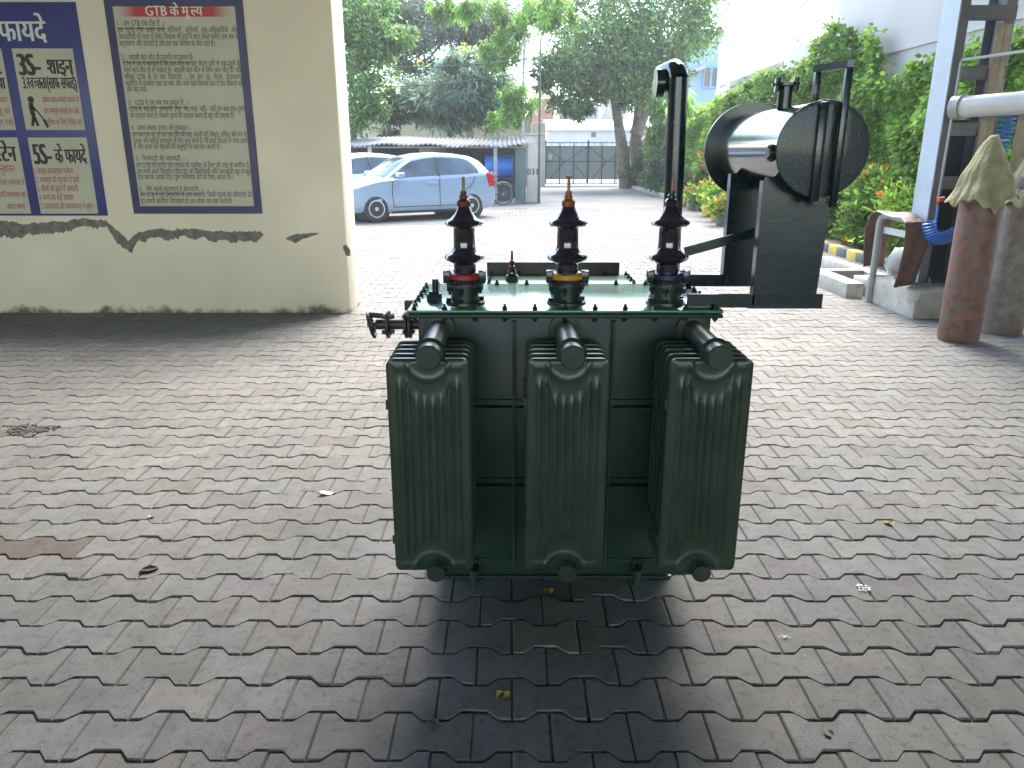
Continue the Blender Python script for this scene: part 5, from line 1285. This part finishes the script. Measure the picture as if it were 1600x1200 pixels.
q = MB(); q.tube([(.86, -.28, .98), (.93, -.2, 1.04), (.86, 0, 1.02), (.93, .2, 1.04), (.86, .28, .98)], .012, 8); q.build('handlebar', M['galv'], bk, world=False)
q = MB(); q.tube([(.86 + .42 * math.cos(a), 0, .36) if False else (.37 * math.cos(a), 0, .36 + .37 * math.sin(a)) for a in np.linspace(.2, 2.6, 14)], .018, 6); q.build('mudguard', M['galv'], bk, world=False)

# ------------------------------------------------------------------ litter on the pavers
def leaf_bit(px, py, m, size, rot, name, label, cat='leaf', asp=.5):
    p = G(px, py); q = MB()
    q.grid(lambda u, v: (size * (u - .5), size * asp * (v - .5) * (1 - (2 * u - 1) ** 2) ** .6 * 2, .001 + size * .13 * ((2 * u - 1) ** 2 + .6 * (2 * v - 1) ** 2) + .004 * math.sin(u * 7)), 8, 4)
    o = q.build(name, m, recalc=False); o.location = (p.x, p.y, 0); o.rotation_euler = (.03, .02, rot); tag(o, label, cat)
leaf_bit(1388, 818, M['leafyellow'], .045, .3, 'dry_leaf', 'curled yellow leaf on the pavers right of the transformer')
leaf_bit(786, 1088, M['leafyellow'], .045, 2.7, 'dry_leaf', 'yellow leaf in the transformer shadow')
leaf_bit(676, 1133, M['leafbrown'], .04, .8, 'dry_leaf', 'small brown leaf at the lower edge of the transformer shadow')
leaf_bit(233, 891, M['leafbrown'], .045, 1.9, 'dry_leaf', 'brown curled leaf alone on the left pavers', asp=.8)
leaf_bit(1294, 1148, M['leafbrown'], .03, .4, 'dry_leaf', 'tiny brown leaf on the pavers at lower right')
leaf_bit(857, 925, M['leafyellow'], .04, .2, 'dry_leaf', 'small yellow leaf just under the middle radiator')
leaf_bit(237, 808, M['scrap'], .03, 1.2, 'paper_scrap', 'tiny white scrap on a paver above the brown leaf', 'scrap')
leaf_bit(512, 772, M['scrap'], .085, .35, 'paper_scrap', 'white crumpled paper strip left of the transformer', 'scrap', asp=.25)
def splash(px, py, n, r, label):
    p = G(px, py); q = MB(); rr = random.Random(px)
    for k in range(n):
        a = rr.uniform(0, 6.28); d = r * rr.random() ** .7; c = Vector((p.x + d * math.cos(a), p.y + d * math.sin(a) * .7, .0035)); s_ = r * rr.uniform(.06, .22)
        pts = [c + Vector((math.cos(t) * s_ * rr.uniform(.6, 1.2), math.sin(t) * s_ * rr.uniform(.4, .9), 0)) for t in np.linspace(0, 2 * PI, 9)[:-1]]
        q.prism(pts, (0, 0, .0008 + .0004 * (k % 7)))
    o = q.build('white_splash', M['splat'], loc=(p.x, p.y, 0)); tag(o, label, 'splash')
splash(1348, 920, 26, .035, 'dried white splash on a paver far right of the transformer')
splash(1226, 996, 10, .018, 'small faint white splash nearer the transformer shadow')
p = G(42, 671); q = MB(); rr = random.Random(4)
for k in range(160):
    c = Vector((p.x + rr.gauss(0, .07), p.y + rr.gauss(0, .035), .001)); s_ = rr.uniform(.003, .008); q.box(c.x - s_, c.x + s_, c.y - s_, c.y + s_, c.z - .004, c.z + s_)
tag(q.build('debris', M['debris'], loc=(p.x, p.y, 0)), 'dark crumbs of a broken paver at the left picture edge', 'debris', kind='stuff')

# ------------------------------------------------------------------ the hazy monsoon air over the yard
mh_ = bpy.data.materials.new('hazy_air'); mh_.use_nodes = True; nn_ = mh_.node_tree.nodes; nn_.remove(nn_['Principled BSDF'])
pv = nn_.new('ShaderNodeVolumePrincipled'); pv.inputs['Color'].default_value = (.9, .93, .97, 1); pv.inputs['Density'].default_value = .0012; pv.inputs['Anisotropy'].default_value = .3
mh_.node_tree.links.new(pv.outputs[0], nn_['Material Output'].inputs['Volume'])
b = MB(); b.box(-301, 301, -201, 401, -1.1, 16)
tag(b.build('haze', mh_), kind='stuff')
